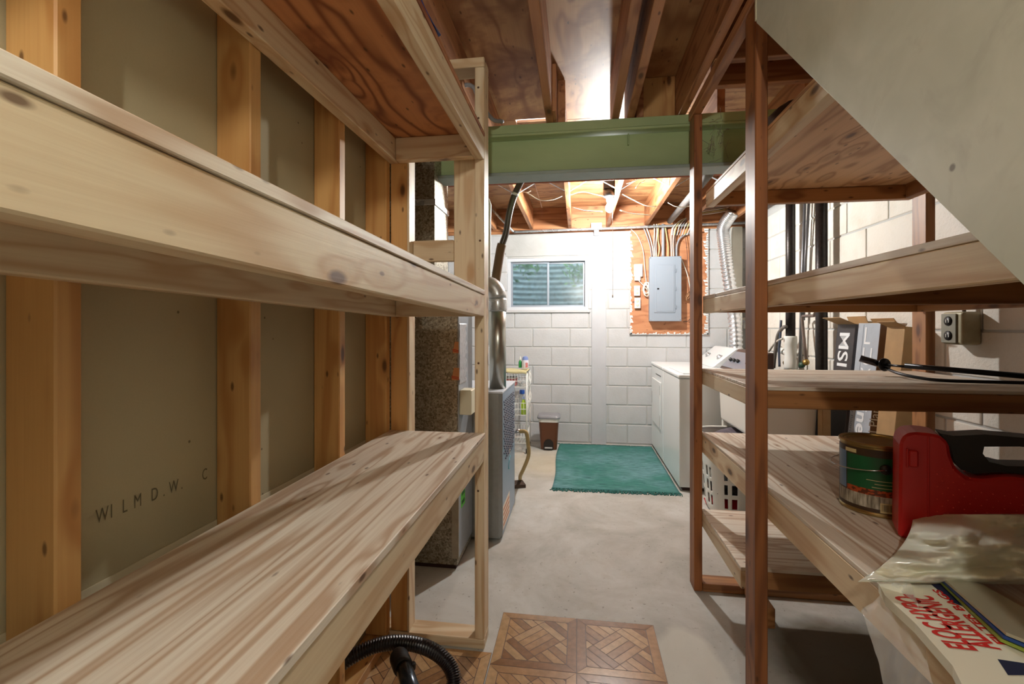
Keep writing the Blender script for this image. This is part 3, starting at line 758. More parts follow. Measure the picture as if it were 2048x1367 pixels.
cable('service_cable', ((1326, 513), (1326, 490), (1326, 470), (1326, 448)), .016, wireg, 'thick grey service cable entering the breaker panel')
cable('conduit_bend', ((1353, 513), (1354, 490), (1362, 474), (1380, 466), (1402, 463)), .010, wireg, 'grey cable bending right from the breaker panel')
cable('loose_wire', ((1262, 458), (1275, 472), (1286, 500), (1290, 540), (1295, 582)), .004, wirew, 'white wire looping down left of the breaker panel')
cable('loose_wire', ((1362, 515), (1368, 530), (1375, 550), (1381, 580)), .004, wirew, 'white wire running down right of the breaker panel')
cable('ground_wire', ((1370, 470), (1374, 500), (1376, 560), (1378, 585)), .003, plain('copper_dark', (96, 60, 50), .5, .4), 'thin dark ground wire beside the breaker panel')
cable('ground_wire', ((1384, 590), (1385, 620), (1378, 640), (1366, 643)), .003, wireb, 'black wire curling under the breaker panel corner')
pts = []
cc = un(1380, 592, 'Y', YB-.05)
for k in range(60): aa = k*.6; pts.append(cc+Vector((.045*math.cos(aa)*(1-.3*(k % 7)/7), -.008*math.sin(aa*1.3), .05*math.sin(aa*1.05))))
tag(tube('wire_bundle', pts, .003, plain('bare_copper', (170, 130, 96), .4, .7), None, 5), 'tangle of thin bare wires right of the breaker panel', 'wire')
for i in range(7):   # bundle sweeping right along the joists
    o = i*3
    cable('electrical_cable', ((1344+i*5, 470), (1348+i*6, 452-i*1.0), (1366+i*5, 438-i*2.2), (1400+i*2, 430-i*3.4), (1440, 424-i*3.4), (1500, 412-i*3.4)), .0042, [wirew, wirey, wirew, wireg][i % 4], 'white cable sweeping right in the bundle under the joists', 'cable', 'cable bundle above the vent hose', YB-.12)
# conduit along the wall
cd = thing('conduit_pipe', 'grey conduit pipe running along the top of the back wall', 'conduit', (.4, YB-.1, 2.28))
tube('pipe', [un(980, 415, 'Y', 4.7), un(1026, 462, 'Y', YB-.10), un(1040, 463.5, 'Y', YB-.10)], .012, MATS['galv_smooth'], cd, 10)
tube('pipe', [un(1028, 463.5, 'Y', YB-.10), un(1200, 457, 'Y', YB-.10), un(1500, 445, 'Y', YB-.10)], .014, MATS['galv_smooth'], cd, 10)
hp = un(1192, 456, 'Y', YB-.08)
box('hanger_plate', hp.x-.05, hp.x+.06, YB-.086, YB-.080, hp.z-.005, hp.z+.055, alum, cd, .001); box('hanger_foot', hp.x-.02, hp.x+.03, YB-.086, YB-.03, hp.z-.07, hp.z-.02, alum, cd, .001)
# copper pipe below joists
tag(tube('copper_pipe', [(-1.2, 3.38, ZJ-.012), (1.65, 3.38, ZJ-.012)], .010, copper, None, 8), 'thin brown copper pipe crossing under the far joists', 'pipe')
# metal bridging between joists
jx = [-.905, -.500, -.085, .315, .712, 1.12]
for i in range(5):
    b = thing('joist_bridging', ['crossed metal straps between far joists above the furnace ducts', 'crossed metal straps between far joists behind the insulated line', 'crossed metal straps between far joists beside the black bulb holder', 'crossed metal straps between the bulb joist and the wide joist', 'crossed metal straps between far joists around the grey drain pipe'][i], 'bridging', ((jx[i]+jx[i+1])/2, 3.7, ZJ+.1), 'metal bridging under the far ceiling')
    for (za, zb, dy) in ((ZJ+.22, ZJ+.012, 0), (ZJ+.012, ZJ+.22, .03)):
        p = Vector((jx[i]+.02, 3.7+dy, za)); q = Vector((jx[i+1]-.02, 3.7+dy, zb)); u = Vector((0, .011, 0)); w = Vector((0, 0, .0016)); g2 = Vector((0, 0, .006))
        V = [p-u-w, p+u-w, q+u-w, q-u-w, p-u+w, p+u+w, q+u+w, q-u+w, (p+q)/2+g2]
        new_obj('strap', V[:8], [(0, 3, 2, 1), (4, 5, 6, 7), (0, 1, 5, 4), (1, 2, 6, 5), (2, 3, 7, 6), (3, 0, 4, 7)], MATS['galv_smooth'], b)
# white wiring under the ceiling
ZW = 3.85
for pix, lab in ((((1040, 381), (1055, 386), (1080, 400), (1105, 399), (1124, 392)), 'white cable sagging between the left far joists'),
                 (((1138, 390), (1165, 383), (1190, 388), (1208, 392)), 'white cable running to the black bulb holder'),
                 (((1143, 414), (1170, 421), (1205, 423)), 'white cable crossing low behind the glowing bulb'),
                 (((1245, 388), (1268, 400), (1290, 410), (1313, 413)), 'white cable right of the bulb drooping to the wide joist'),
                 (((1240, 420), (1265, 427), (1302, 430)), 'white cable lowest right of the glowing bulb'),
                 (((1036, 379), (1045, 383), (1056, 384), (1062, 381)), 'frayed white wire end beside the dark insulated line'),
                 (((1253, 367), (1265, 362), (1275, 352)), 'short white wire curling up above the bulb'),
                 (((1271, 376), (1280, 366), (1288, 362), (1291, 352)), 'second short white wire curling up beside the bridging'),
                 (((1336, 405), (1350, 412), (1366, 414), (1384, 411)), 'thin white wire crossing the dark pipe bay')):
    cable('ceiling_wire', pix, .0036, wirew, lab, 'cable', None, ZW)
tag(tube('drain_pipe', [un(1340, 442, 'Y', 4.95), un(1384, 390, 'Y', 3.9), un(1420, 345, 'Y', 3.2)], .03, plain('grey_drain', (122, 118, 116), .5, .2, .2, 20), None, 12), 'grey round drain pipe between the right far joists', 'pipe')
tag(tube('grey_cable', [(-.75, 2.1, 2.33), (-.62, 2.12, 2.36), un(940, 170, 'Y', 2.15), un(960, 205, 'Y', 2.2), un(985, 238, 'Y', 2.3), un(1005, 243, 'Y', 2.41)], .010, wireg, None, 8, spline=6), 'grey cable running behind the pine post to the beam', 'cable')

# ------------------------------------------------------------------ pipes on the right wall
def vpipe(px, dx, r, mat, name, label, z0=0, z1=ZS-.01, ref=500):
    p = un(px, ref, 'X', XR-dx); return p.y
y1 = un(1581, 500, 'X', XR-.08).y; y2 = un(1643, 500, 'X', XR-.08).y
t = thing('drain_stack', 'black iron drain stack with white tee fitting on the right wall', 'pipe', (XR-.08, y1, 0))
tube('upper_pipe', [(XR-.08, y1, 1.16), (XR-.08, y1, 2.5)], .034, iron, t, 16); tube('lower_pipe', [(XR-.08, y1, 0), (XR-.08, y1, .94)], .034, iron, t, 16)
lathe('tee_fitting', [(.044, .93), (.046, .95), (.046, 1.0), (.042, 1.01), (.042, 1.12), (.046, 1.13), (.046, 1.18), (.044, 1.19)], whitepl, (XR-.08, y1, 0), t, 18)
tube('tee_branch', [(XR-.08, y1, 1.05), (XR-.10, y1+.10, 1.07), (XR-.12, y1+.16, 1.10)], .026, whitepl, t, 12)
lathe('coupling', [(.045, .72), (.047, .73), (.047, .86), (.045, .87)], iron, (XR-.08, y1, 0), t, 16)
t = thing('vent_stack', 'black iron vent stack beside the plank cartons', 'pipe', (XR-.08, y2, 0))
tube('pipe', [(XR-.08, y2, 0), (XR-.08, y2, 2.5)], .036, iron, t, 16); lathe('coupling', [(.046, .76), (.048, .77), (.048, .90), (.046, .91)], iron, (XR-.08, y2, 0), t, 16)
tag(tube('supply_pipe', [un(1600, 735, 'X', XR-.05), un(1604, 560, 'X', XR-.05), un(1610, 400, 'X', XR-.05)], .011, plain('grey_pipe', (128, 128, 132), .4, .6), None, 10), 'thin grey supply pipe between the two black stacks', 'pipe')
tag(tube('supply_pipe', [un(1607, 640, 'X', XR-.04), un(1611, 520, 'X', XR-.04), un(1618, 400, 'X', XR-.04)], .010, plain('grey_pipe2', (100, 98, 100), .4, .6), None, 10), 'darker thin supply pipe leaning beside the grey one', 'pipe')
tag(tube('branch_pipe', [un(1614, 728, 'X', XR-.07), un(1608, 680, 'X', XR-.07), un(1604, 635, 'X', XR-.07), un(1606, 632, 'X', XR-.07), un(1628, 631, 'X', XR-.07), un(1631, 620, 'X', XR-.07)], .011, plain('copper_dull', (128, 112, 104), .45, .6), None, 10), 'dull copper branch pipe with an elbow over the washer valves', 'pipe')
for (pix, mt, lab) in ((((1547, 735), (1551, 700), (1556, 670), (1566, 655), (1572, 653)), plain('hose_grey', (110, 104, 98), .5), 'thick grey washer hose curving from the white tee'),
                       (((1538, 702), (1548, 688), (1558, 680), (1565, 677)), plain('hose_pale', (186, 180, 168), .5), 'pale washer hose bending left of the white tee'),
                       (((1559, 733), (1558, 700), (1560, 680), (1562, 640)), plain('hose_blue', (70, 78, 96), .5), 'thin blue-grey tube beside the drain stack')):
    tag(tube('washer_hose', [un(p[0], p[1], 'X', XR-.14) for p in pix], .014 if 'thick' in lab else .009, mt, None, 10, spline=6), lab, 'hose')
vv = thing('valve_set', 'brass and green washer valves at the foot of the supply pipes', 'valve', tuple(un(1606, 728, 'X', XR-.07)))
for (px, py, m) in ((1572, 725, plain('brass', (170, 140, 80), .35, .9)), (1612, 724, MATS['brass']), (1604, 729, plain('valve_green', (40, 70, 50), .5))):
    c = un(px, py, 'X', XR-.08); lathe('handwheel', [(.006, -.02), (.022, -.008), (.024, 0), (.022, .008), (.006, .014)], m, tuple(c), vv, 12, axis=(-.6, -.6, .3))
# surface outlet on right wall
op = un(1901, 655, 'X', XR-.07)
t = thing('outlet_box', 'grey metal double outlet box mounted on the tan right wall', 'outlet', (XR-.04, op.y, op.z))
box('box', XR-.075, XR-.001, op.y-.075, op.y+.045, op.z-.075, op.z+.07, plain('old_outlet_beige', (168, 158, 128), .5, .2, .15, 20), t, .012, 3)
cp = box('cover_plate', XR-.081, XR-.0755, op.y-.045, op.y+.04, op.z-.068, op.z+.062, plain('steel_cover', (140, 136, 122), .4, .5), t, .002)
for dz in (.03, -.035):
    f = lathe('socket', [(.022, 0), (.021, .003)], blackp, (XR-.0812, op.y-.002, op.z+dz), t, 16, axis=(-1, 0, 0))
    for dy in (-.008, .008): box('slot', XR-.0856, XR-.0846, op.y-.002+dy-.002, op.y-.002+dy+.002, op.z+dz-.007, op.z+dz+.007, whitepl, f, 0)
tag(tube('brown_cord', [(XR-.03, op.y-.02, op.z+.07), (XR-.03, op.y-.02, op.z+.10), (XR-.012, op.y-.03, op.z+.18), (XR-.006, op.y-.035, op.z+.3), (XR-.006, op.y-.035, 1.9)], .007, plain('cord_brown', (84, 64, 48), .6), None, 7, spline=5), 'brown cord rising from the metal outlet box', 'cord')
wo = un(1484, 646, 'Y', YB-.02)
t = thing('outlet_box', 'white wall outlet with grey plug behind the washing machine', 'outlet', (wo.x, YB-.01, wo.z))
box('cover_plate', wo.x-.03, wo.x+.05, YB-.010, YB-.0005, wo.z-.055, wo.z+.06, whitepl, t, .002)
pg = lathe('plug', [(.022, 0), (.024, .02), (.020, .045), (.010, .05)], wireg, (wo.x-.005, YB-.011, wo.z+.015), t, 12, axis=(0, -1, 0))
tube('cord', [(wo.x-.005, YB-.05, wo.z+.0), (wo.x-.005, YB-.055, wo.z-.06), (wo.x-.02, YB-.05, wo.z-.13), (wo.x-.06, YB-.05, wo.z-.22), (wo.x-.07, YB-.05, wo.z-.40)], .007, wireg, t, 7, spline=5)

# ------------------------------------------------------------------ plank cartons leaning on the right wall
def carton(label, y0, y1, dep, top, mface, mside, lean, xfoot):
    """local frame: x = thickness (0..dep, face at x=0), y, z up; leaned about y so the top meets the wall"""
    t = local_thing('plank_carton', label, 'carton', (xfoot, 0, 0), (0, lean, 0), 'flooring cartons against the right wall')
    ob = bmesh.new(); bm_box(ob, 0, dep, y0, y1, 0, top, .002)
    o = bm_obj('box', ob, mface, t, mats=[mface, mside, card])
    for p in o.data.polygons:
        if p.normal.y < -.7: p.material_index = 1
        elif p.normal.z > .7: p.material_index = 2
    return t
lean = math.asin(.12/1.3)
dk = plain('carton_dark', (52, 46, 48), .5, 0, .2, 30); pale = plain('carton_pale', (176, 184, 194), .5, 0, .08, 20); brn = plain('carton_brown', (112, 84, 62), .5)
inkw = plain('print_white', (236, 238, 240), .5); inkg = plain('print_grey', (110, 120, 134), .6)
def flap(t, y0, y1, x0, x1, z, ang, m):
    V = [Vector((x0, y0, z)), Vector((x0, y1, z)), Vector((x1, y1, z+ang)), Vector((x1, y0, z+ang))]
    o = new_obj('flap', V, [(0, 1, 2, 3)], m, t); md = o.modifiers.new('s', 'SOLIDIFY'); md.thickness = .003
ca = carton('dark flooring carton printed with large white letters', 3.00, 3.19, .075, 1.285, dk, plain('carton_edge', (96, 92, 96), .5, 0, .2, 30), lean, 1.50)
text('print', 'MSI', .15, inkw, ca, (-.0006, 3.15, 1.24), (0, 0, -1), (0, -1, 0), bold=.002)
flap(ca, 3.0, 3.19, 0, -.09, 1.286, .03, card); flap(ca, 3.0, 3.19, .075, .05, 1.286, .05, card)
cb = carton('pale grey flooring carton with white lettering and brown side', 2.76, 2.96, .085, 1.29, pale, brn, lean, 1.495)
for k, ch in enumerate('LUX'): text('print', ch, .14, inkw, cb, (-.0006, 2.90, 1.17-.115*k), (0, -1, 0), (0, 0, 1))
text('print', 'Vine', .13, inkw, cb, (-.0006, 2.885, .90), (0, 0, -1), (0, -1, 0), bold=.003)
text('print', 'Luxury flooring', .045, inkg, cb, (-.0006, 2.948, .90), (0, 0, -1), (0, -1, 0))
box('seam', -.0006, .0002, 2.905, 2.908, .1, 1.28, inkg, cb, 0)
text('print', 'Vinyl Plank', .065, inkw, cb, (.036, 2.7594, .58), (0, 0, 1), (-1, 0, 0))
text('print', 'floating', .03, plain('print_tan', (170, 150, 128), .6), cb, (.072, 2.7594, .72), (0, 0, 1), (-1, 0, 0))
flap(cb, 2.76, 2.96, .085, .06, 1.291, .03, card)
cc_ = carton('plain brown flooring carton with torn open top', 2.56, 2.70, .09, 1.27, card, plain('cardboard_side', (196, 170, 128), .8, 0, .1, 15), lean, 1.49)
flap(cc_, 2.56, 2.70, 0, -.05, 1.271, .02, card)
cx = thing('cardboard_box', 'tan cardboard box standing beside the utility sink', 'box', (1.52, 3.32, 0))
box('carton', 1.40, 1.56, 2.90, 3.03, 0, .90, card, cx, .004) if False else None
box('carton', 1.44, 1.485, 3.00, 3.05, 0, .98, card, cx, .002); box('carton_flap', 1.436, 1.4395, 3.00, 3.05, .1, .98, card, cx, .0005)

# ------------------------------------------------------------------ furnace corner
Yd = 2.36
dl = un(915, 760, 'Y', Yd).x
fd = thing('return_duct', 'large galvanized furnace duct standing behind the pine post', 'duct', (-.9, 2.6, 0))
box('lower_duct', -1.35, dl, Yd, 2.68, .022, 1.36, MATS['galv'], fd, .003)
box('base_board', -1.35, dl-.01, Yd+.01, 2.66, 0, .021, plain('dark_base', (60, 34, 26), .7), fd, 0)
dl2 = un(869, 400, 'Y', Yd).x; ye = un(896, 400, 'X', dl2).y
box('upper_duct', -1.3, dl2, Yd, ye, 1.362, ZS-.03, MATS['galv'], fd, .003)
zs = un(869, 402, 'Y', Yd).z
box('drive_cleat', -1.302, dl2+.006, Yd-.007, ye+.004, zs-.02, zs+.012, MATS['galv_smooth'], fd, .003)
sidep = plain('duct_side', (176, 182, 190), .4, .5, .12, 20)
box('side_panel', dl+.0005, dl+.006, Yd+.002, 2.675, .06, 1.358, sidep, fd, .001)
box('corner_trim', dl-.03, dl+.008, Yd-.008, Yd-.0005, .06, .72, plain('trim_pale', (176, 166, 146), .6, .1, .2, 20), fd, .001)
ft = un(930, 700, 'X', dl+.008)
grid_obj('foil_tape', 12, 40, lambda u, v: Vector((dl+.0085+.003*math.sin(23*u+31*v)*math.sin(17*v), Yd+.006+.15*u+.02*math.sin(40*v)*u, .96+.32*v)), tape, fd, .001)
tw = plain('tan_tape', (206, 142, 92), .6)
for (pa, pb_) in (((905, 683), (917, 706)), ((903, 735), (918, 760))):
    a = un(pa[0], pa[1], 'Y', Yd-.003); b = un(pb_[0], pb_[1], 'Y', Yd-.003)
    prism('paper_tape', [(a.x, b.z), (b.x, b.z), (b.x, a.z), (a.x+.012, a.z)], Yd-.0025, Yd-.001, 1, tw, fd)
    for q in (.25, .5): prism('tape_stripe', [(a.x, b.z+.004+.03*q), (b.x, b.z-.004+.03*q), (b.x, b.z+.03*q), (a.x, b.z+.008+.03*q)], Yd-.0033, Yd-.0027, 1, plain('tape_red', (190, 50, 30), .6), fd)
g0 = un(930, 1012, 'X', dl+.0065); g1 = un(943, 1075, 'X', dl+.0065)
gs = box('green_sticker', dl+.0062, dl+.0070, Yd+.05, Yd+.135, .30, .50, plain('sticker_green', (96, 214, 60), .5), fd, 0)
for k in range(4): box('sticker_print', dl+.0071, dl+.0074, Yd+.06, Yd+.125, .315+.045*k, .335+.045*k, plain('sticker_ink', (40, 110, 40), .6), gs, 0)
jb = un(936, 800, 'X', dl+.04)
box('junction_box', dl+.006, dl+.07, jb.y-.05, jb.y+.05, jb.z-.07, jb.z+.06, offw, fd, .004)
# furnace cabinet
fu = thing('furnace', 'grey furnace cabinet with louvered blue-grey front by the pine post', 'furnace', (-.6, 3.0, 0))
fx1 = un(1004, 1078, 'Z', .02); X1, Y1 = fx1.x, fx1.y; Y2 = Y1+.55; ZT = .87
box('cabinet', -1.15, X1-.012, Y1, Y2, .02, ZT-.01, furn, fu, .004)
prism('corner_post', [(X1-.085, Y1-.004), (X1-.020, Y1-.004), (X1, Y1+.02), (X1-.011, Y1+.02), (X1-.02, Y1-.001+.003), (X1-.085, Y1+.003)], .03, ZT, 2, furn, fu)
box('front_panel', X1-.011, X1, Y1+.021, Y2, .03, ZT, furnblue, fu, .003)
box('top_tray', -1.0, X1+.004, Y1-.004, Y2, ZT+.0005, ZT+.012, plain('tray_white', (206, 212, 220), .4, .2), fu, .002)
V = []; Fc = []
for r in range(17):
    for c in range(8):
        y = Y1+.06+c*.056+(.028 if r % 2 else 0); z = ZT-.05-r*.022
        if c in (0, 7) and r > 14: continue
        o = len(V); V += [Vector((X1+.0003, y, z)), Vector((X1+.0003, y+.040, z)), Vector((X1+.008, y+.036, z-.010)), Vector((X1+.008, y+.004, z-.010)), Vector((X1+.0003, y+.002, z-.012)), Vector((X1+.0003, y+.038, z-.012))]
        Fc += [(o, o+3, o+2, o+1), (o+4, o+5, o+2, o+3), (o, o+4, o+3), (o+1, o+2, o+5)]
new_obj('louvers', V, Fc, plain('louver_dark', (74, 78, 92), .5, .3), fu)['kind'] = 'stuff'
wl_ = box('warning_label', X1+.0003, X1+.001, Y1+.03, Y1+.30, .06, .20, plain('label_white', (220, 208, 190), .5), fu, 0)
for k in range(4): box('label_print', X1+.0011, X1+.0014, Y1+.05, Y1+.28, .075+.03*k, .088+.03*k, plain('label_orange', (190, 110, 70), .6), wl_, 0)
lathe('badge', [(.02, 0), (.018, .003)], plain('badge_white', (224, 220, 206), .4), (X1+.0005, Y1+.30, .46), fu, 14, axis=(1, 0, 0))
grid = [(X1+.001, Y1+.30, .44), (X1+.004, Y1+.29, .41), (X1+.003, Y1+.27, .39)]
tube('badge_swirl', [(X1+.001, Y1+.33, .42), (X1+.001, Y1+.28, .40), (X1+.001, Y1+.25, .36), (X1+.001, Y1+.30, .35)], .003, plain('badge_teal', (60, 140, 150), .4), fu, 5, spline=4)
# flue pipe
fp = un(995.5, 780, 'Y', Y1+.16)
fl_ = thing('flue_pipe', 'silver round flue pipe rising from the furnace with elbow', 'pipe', (fp.x, fp.y, ZT))
zt_ = un(996, 600, 'Y', fp.y).z
tube('pipe', [(fp.x, fp.y, ZT+.013), (fp.x, fp.y, zt_-.001)], .052, plain('flue_steel', (176, 176, 168), .28, .95), fl_, 24)
lathe('collar', [(.053, zt_-.07), (.056, zt_-.06), (.056, zt_), (.053, zt_+.01)], MATS['galv_smooth'], (fp.x, fp.y, 0), fl_, 24)
el = [Vector((fp.x-.075+.075*math.cos(a), fp.y, zt_+.012+.085*math.sin(a))) for a in [i*math.pi/2/7 for i in range(8)]]+[Vector((fp.x-.4, fp.y, zt_+.097))]
tube('elbow', el, .054, MATS['galv_smooth'], fl_, 24, smooth=True)
# insulated refrigerant lines
fo = NT('brown_foam'); fo.col((96, 70, 40)); fo.set(Roughness=.7)
lp = thing('insulated_line', 'brown foam insulated refrigerant line curving up to the beam', 'pipe', tuple(un(992, 560, 'Y', 3.0)))
tube('foam_sleeve', [un(991, 562, 'Y', 3.0), un(996, 530, 'Y', 3.0), un(1001, 500, 'Y', 3.0), un(1004, 488, 'Y', 3.0)], .030, fo.m, lp, 14, spline=5)
tube('line', [un(1003, 492, 'Y', 3.0), un(1012, 465, 'Y', 3.0), un(1019, 425, 'Y', 3.0), un(1030, 388, 'Y', 3.0), un(1050, 350, 'Y', 2.95), un(1075, 320, 'Y', 2.9)], .021, plain('dark_foam', (62, 50, 40), .35), lp, 14, spline=6)
tube('tape_wrap', [un(1028.6, 391, 'Y', 3.0), un(1030.5, 386, 'Y', 3.0)], .024, tape, lp, 14)
tag(tube('wall_conduit', [un(980, 690, 'Y', 3.1), un(979, 600, 'Y', 3.1), un(979, 440, 'Y', 3.1), un(980, 410, 'Y', 3.1), un(976, 398, 'Y', 3.1)], .010, whitepl, None, 8), 'thin white pipe rising behind the pine post', 'pipe')
# condensate hose and its wooden block
h = [un(1024, 863, 'Y', 3.35), un(1040, 862, 'Y', 3.32), un(1052, 864, 'Y', 3.30), un(1056, 885, 'Y', 3.32), un(1057, 910, 'Y', 3.34), un(1048, 935, 'Y', 3.40), un(1041, 950, 'Y', 3.46), un(1040, 958, 'Z', .03)]
t = thing('drain_hose', 'tan rubber hose dropping from the furnace to the floor', 'hose', tuple(h[-1]))
tube('hose', h[1:], .014, plain('tan_rubber', (170, 146, 96), .6), t, 10, spline=6); tube('coupling', h[:2], .016, chrome, t, 10)
wb_ = local_thing('wood_block', 'dark grooved wooden block lying at the end of the hose', 'block', (un(1034, 972, 'Z', .0).x, un(1034, 972, 'Z', .0).y, .0), (0, 0, .35))
for k in range(5): box('slat', -.10+.0, .06, -.05+k*.024, -.05+k*.024+.021, .0, .028, plain('dark_wood', (74, 54, 40), .7, 0, .3, 20), wb_, .002)

# wire cart
ct = thing('wire_cart', 'white wire basket cart on casters against the block wall', 'cart', (-.62, 4.75, 0))
cx0, cx1, cy0, cy1 = -.86, -.505, 4.62, 4.92
wm_ = plain('cart_white', (232, 232, 228), .4)
for (x, y) in ((cx0, cy0), (cx1, cy0), (cx0, cy1), (cx1, cy1)):
    tube('upright', [(x, y, .05), (x, y, .80)], .008, wm_, ct, 8)
    lathe('caster', [(.022, -.008), (.025, 0), (.022, .008)], blackp, (x, y, .026), ct, 12, axis=(1, 0, 0))
for z in (.10, .38, .66):
    lst = []
    for k in range(13):
        x = cx0+(cx1-cx0)*k/12; lst.append(([(x, cy0, z+.12), (x, cy0, z), (x, cy1, z), (x, cy1, z+.12)], .002))
    for k in range(9):
        y = cy0+(cy1-cy0)*k/8; lst.append(([(cx0, y, z+.12), (cx0, y, z), (cx1, y, z), (cx1, y, z+.12)], .002))
    for zz in (z, z+.06, z+.12): lst.append(([(cx0, cy0, zz), (cx1, cy0, zz), (cx1, cy1, zz), (cx0, cy1, zz), (cx0, cy0, zz)], .0035))
    multi_tube('wire_basket', lst, wm_, ct, 5)
lst = []
for s in range(5):
    pts = [(cx1+.012+.010*math.cos(i*.8+s), cy0+.03+.055*s+.012*math.sin(i*.9), .80-.05*i*.5) for i in range(16)]; lst.append((catmull(pts, 3), .003))
tt = tag(multi_tube('hanging_strings', lst, whitepl, None, 5), 'white looped strings hanging on the side of the wire cart', 'string')
box('top_shelf', cx0+.002, cx1-.002, cy0+.002, cy1-.002, .80, .812, plain('cart_top_grey', (84, 78, 70), .6), ct, .002)
fc = grid_obj('folded_cloth', 20, 16, lambda u, v: Vector((cx0+.06+(cx1-cx0-.06)*u, cy0-.012+.26*v, .822+.022*(1-u)*(1-v)+.005*math.sin(9*u+5*v)-(0.03*(1-v/.06) if v < .06 else 0))), plain('cream_cloth', (206, 196, 150), .9, 0, .1, 12), None, .008)
tag(fc, 'cream folded cloth draped on top of the wire cart', 'cloth')
def bottle(name, label, x, y, z, prof, mat, capp, capm):
    t = thing(name, label, 'bottle', (x, y, z)); auto_smooth(lathe('body', [(r, z+h) for r, h in prof], mat, (x, y, 0), t, 18)); auto_smooth(lathe('cap', [(r, z+h) for r, h in capp], capm, (x, y, 0), t, 16)); return t
zc_ = .836
p_ = un(1050, 743, 'Y', 4.74)
b1 = bottle('detergent_bottle', 'white and lavender bottle with rounded blue cap on the cart', -.535, 4.76, zc_, [(.030, 0), (.034, .006), (.034, .075), (.032, .085)], plain('lavender_white', (222, 222, 232), .4), [(.032, .0855), (.031, .10), (.024, .118), (.012, .124)], plain('lavender_cap', (120, 140, 196), .35))
box('label', -.535+.006, -.535+.03, 4.76-.0352, 4.76-.0335, zc_+.012, zc_+.06, plain('label_pink', (214, 130, 130), .5), b1, 0)
bottle('glue_bottle', 'small green and white bottle beside the lavender one', -.590, 4.78, zc_+.004, [(.015, 0), (.017, .004), (.017, .06), (.006, .08)], plain('bottle_green', (40, 140, 70), .4), [(.008, .0805), (.008, .10), (.003, .118)], whitepl)
bottle('spray_bottle', 'clear bottle with bright blue cap in the cart basket', -.560, 4.70, .392, [(.030, 0), (.034, .006), (.034, .13), (.014, .19)], plain('clear_plastic', (206, 212, 214), .2, 0, 0, 20, 0, Alpha=.6), [(.026, .1905), (.026, .225), (.022, .23)], plain('cap_blue', (30, 90, 190), .35))
bottle('green_bottle', 'lime green bottle with blue label in the cart basket', -.540, 4.655, .384, [(.026, 0), (.028, .005), (.028, .10), (.012, .15)], plain('lime', (176, 206, 60), .35), [(.013, .1505), (.013, .175), (.010, .18)], plain('cap_pale', (160, 180, 220), .4))
fl2 = thing('basket_items', 'red and white boxes lying in the upper cart basket', 'box', (-.66, 4.75, .67))
box('carton', -.80, -.62, 4.66, 4.80, .665, .735, plain('pink_red', (204, 110, 110), .5), fl2, .004); box('carton_lid', -.80, -.62, 4.66, 4.80, .736, .75, whitepl, fl2, .003)
# step bin
bb = un(1097, 900, 'Z', 0)
sb = thing('step_bin', 'brown pedal bin with grey lid and white liner', 'trash bin', (bb.x, bb.y+.09, 0))
bx, by = bb.x, bb.y+.09
def rrect(w, d, r, z, n=6, cx=0, cy=0):
    P = []
    for (sx, sy, a0) in ((1, 1, 0), (-1, 1, 90), (-1, -1, 180), (1, -1, 270)):
        for k in range(n+1):
            a = math.radians(a0+90*k/n); P.append(Vector((cx+sx*(w/2-r)+r*math.cos(a), cy+sy*(d/2-r)+r*math.sin(a), z)))
    return P
def loft(name, rings, mat, par, smooth=True):
    V = []; Fc = []; n = len(rings[0])
    for r in rings: V += r
    for i in range(len(rings)-1):
        for k in range(n): a = i*n+k; b = i*n+(k+1) % n; Fc.append((a, b, b+n, a+n))
    Fc.append(tuple(range(n-1, -1, -1))); Fc.append(tuple((len(rings)-1)*n+k for k in range(n)))
    return auto_smooth(new_obj(name, V, Fc, mat, par, smooth), 35)
binb = plain('bin_brown', (96, 54, 30), .3)
loft('body', [rrect(.165, .15, .03, .004, cx=bx, cy=by), rrect(.205, .18, .035, .31, cx=bx, cy=by)], binb, sb)
loft('liner', [rrect(.208, .183, .036, .285, cx=bx, cy=by), rrect(.216, .19, .036, .318, cx=bx, cy=by)], plain('liner_white', (226, 224, 218), .5, 0, .1, 30, .6), sb)
loft('lid', [rrect(.235, .20, .04, .319, cx=bx, cy=by), rrect(.24, .205, .04, .335, cx=bx, cy=by), rrect(.22, .185, .04, .352, cx=bx, cy=by), rrect(.19, .155, .04, .356, cx=bx, cy=by)], plain('lid_grey', (140, 140, 146), .35), sb)
arch = [(-.05, .0), (.05, .0)]+[(.05*math.cos(a), .055+.05*math.sin(a)) for a in [i*math.pi/10 for i in range(11)]]
prism('pedal_arch', [(bx+x, .006+z) for x, z in arch], by-.086, by-.0815, 1, plain('arch_dark', (30, 20, 16), .5), sb)
box('pedal', bx-.040, bx+.040, by-.115, by-.0865, .020, .034, plain('pedal_grey', (150, 148, 146), .4), sb, .004)

# ------------------------------------------------------------------ right shelf contents
Z2 = .7565
pc_ = un(1752, 1034, 'Z', Z2); R = .084; _h = Vector((pc_.x, pc_.y, 0)).normalized(); cxp, cyp = pc_.x+R*_h.x, pc_.y+R*_h.y
cn = thing('paint_can', 'gallon stain can with green label and wire handle', 'paint can', (cxp, cyp, Z2))
ctop = Z2+.192
auto_smooth(lathe('can', [(R-.001, Z2+.0005), (R+.001, Z2+.003), (R+.001, Z2+.007), (R-.001, Z2+.010), (R-.001, ctop-.010), (R+.002, ctop-.008), (R+.003, ctop-.003), (R+.001, ctop), (R-.006, ctop-.001), (R-.008, ctop-.008)], plain('tin_gold', (176, 150, 96), .3, .9, .2, 30), (cxp, cyp, 0), cn, 48), 30)
auto_smooth(lathe('lid', [(R-.009, ctop-.010), (R-.009, ctop-.005), (R-.016, ctop-.003), (R-.020, ctop-.006), (.001, ctop-.006)], plain('tin_gold', (0, 0, 0)), (cxp, cyp, 0), cn, 40), 30)
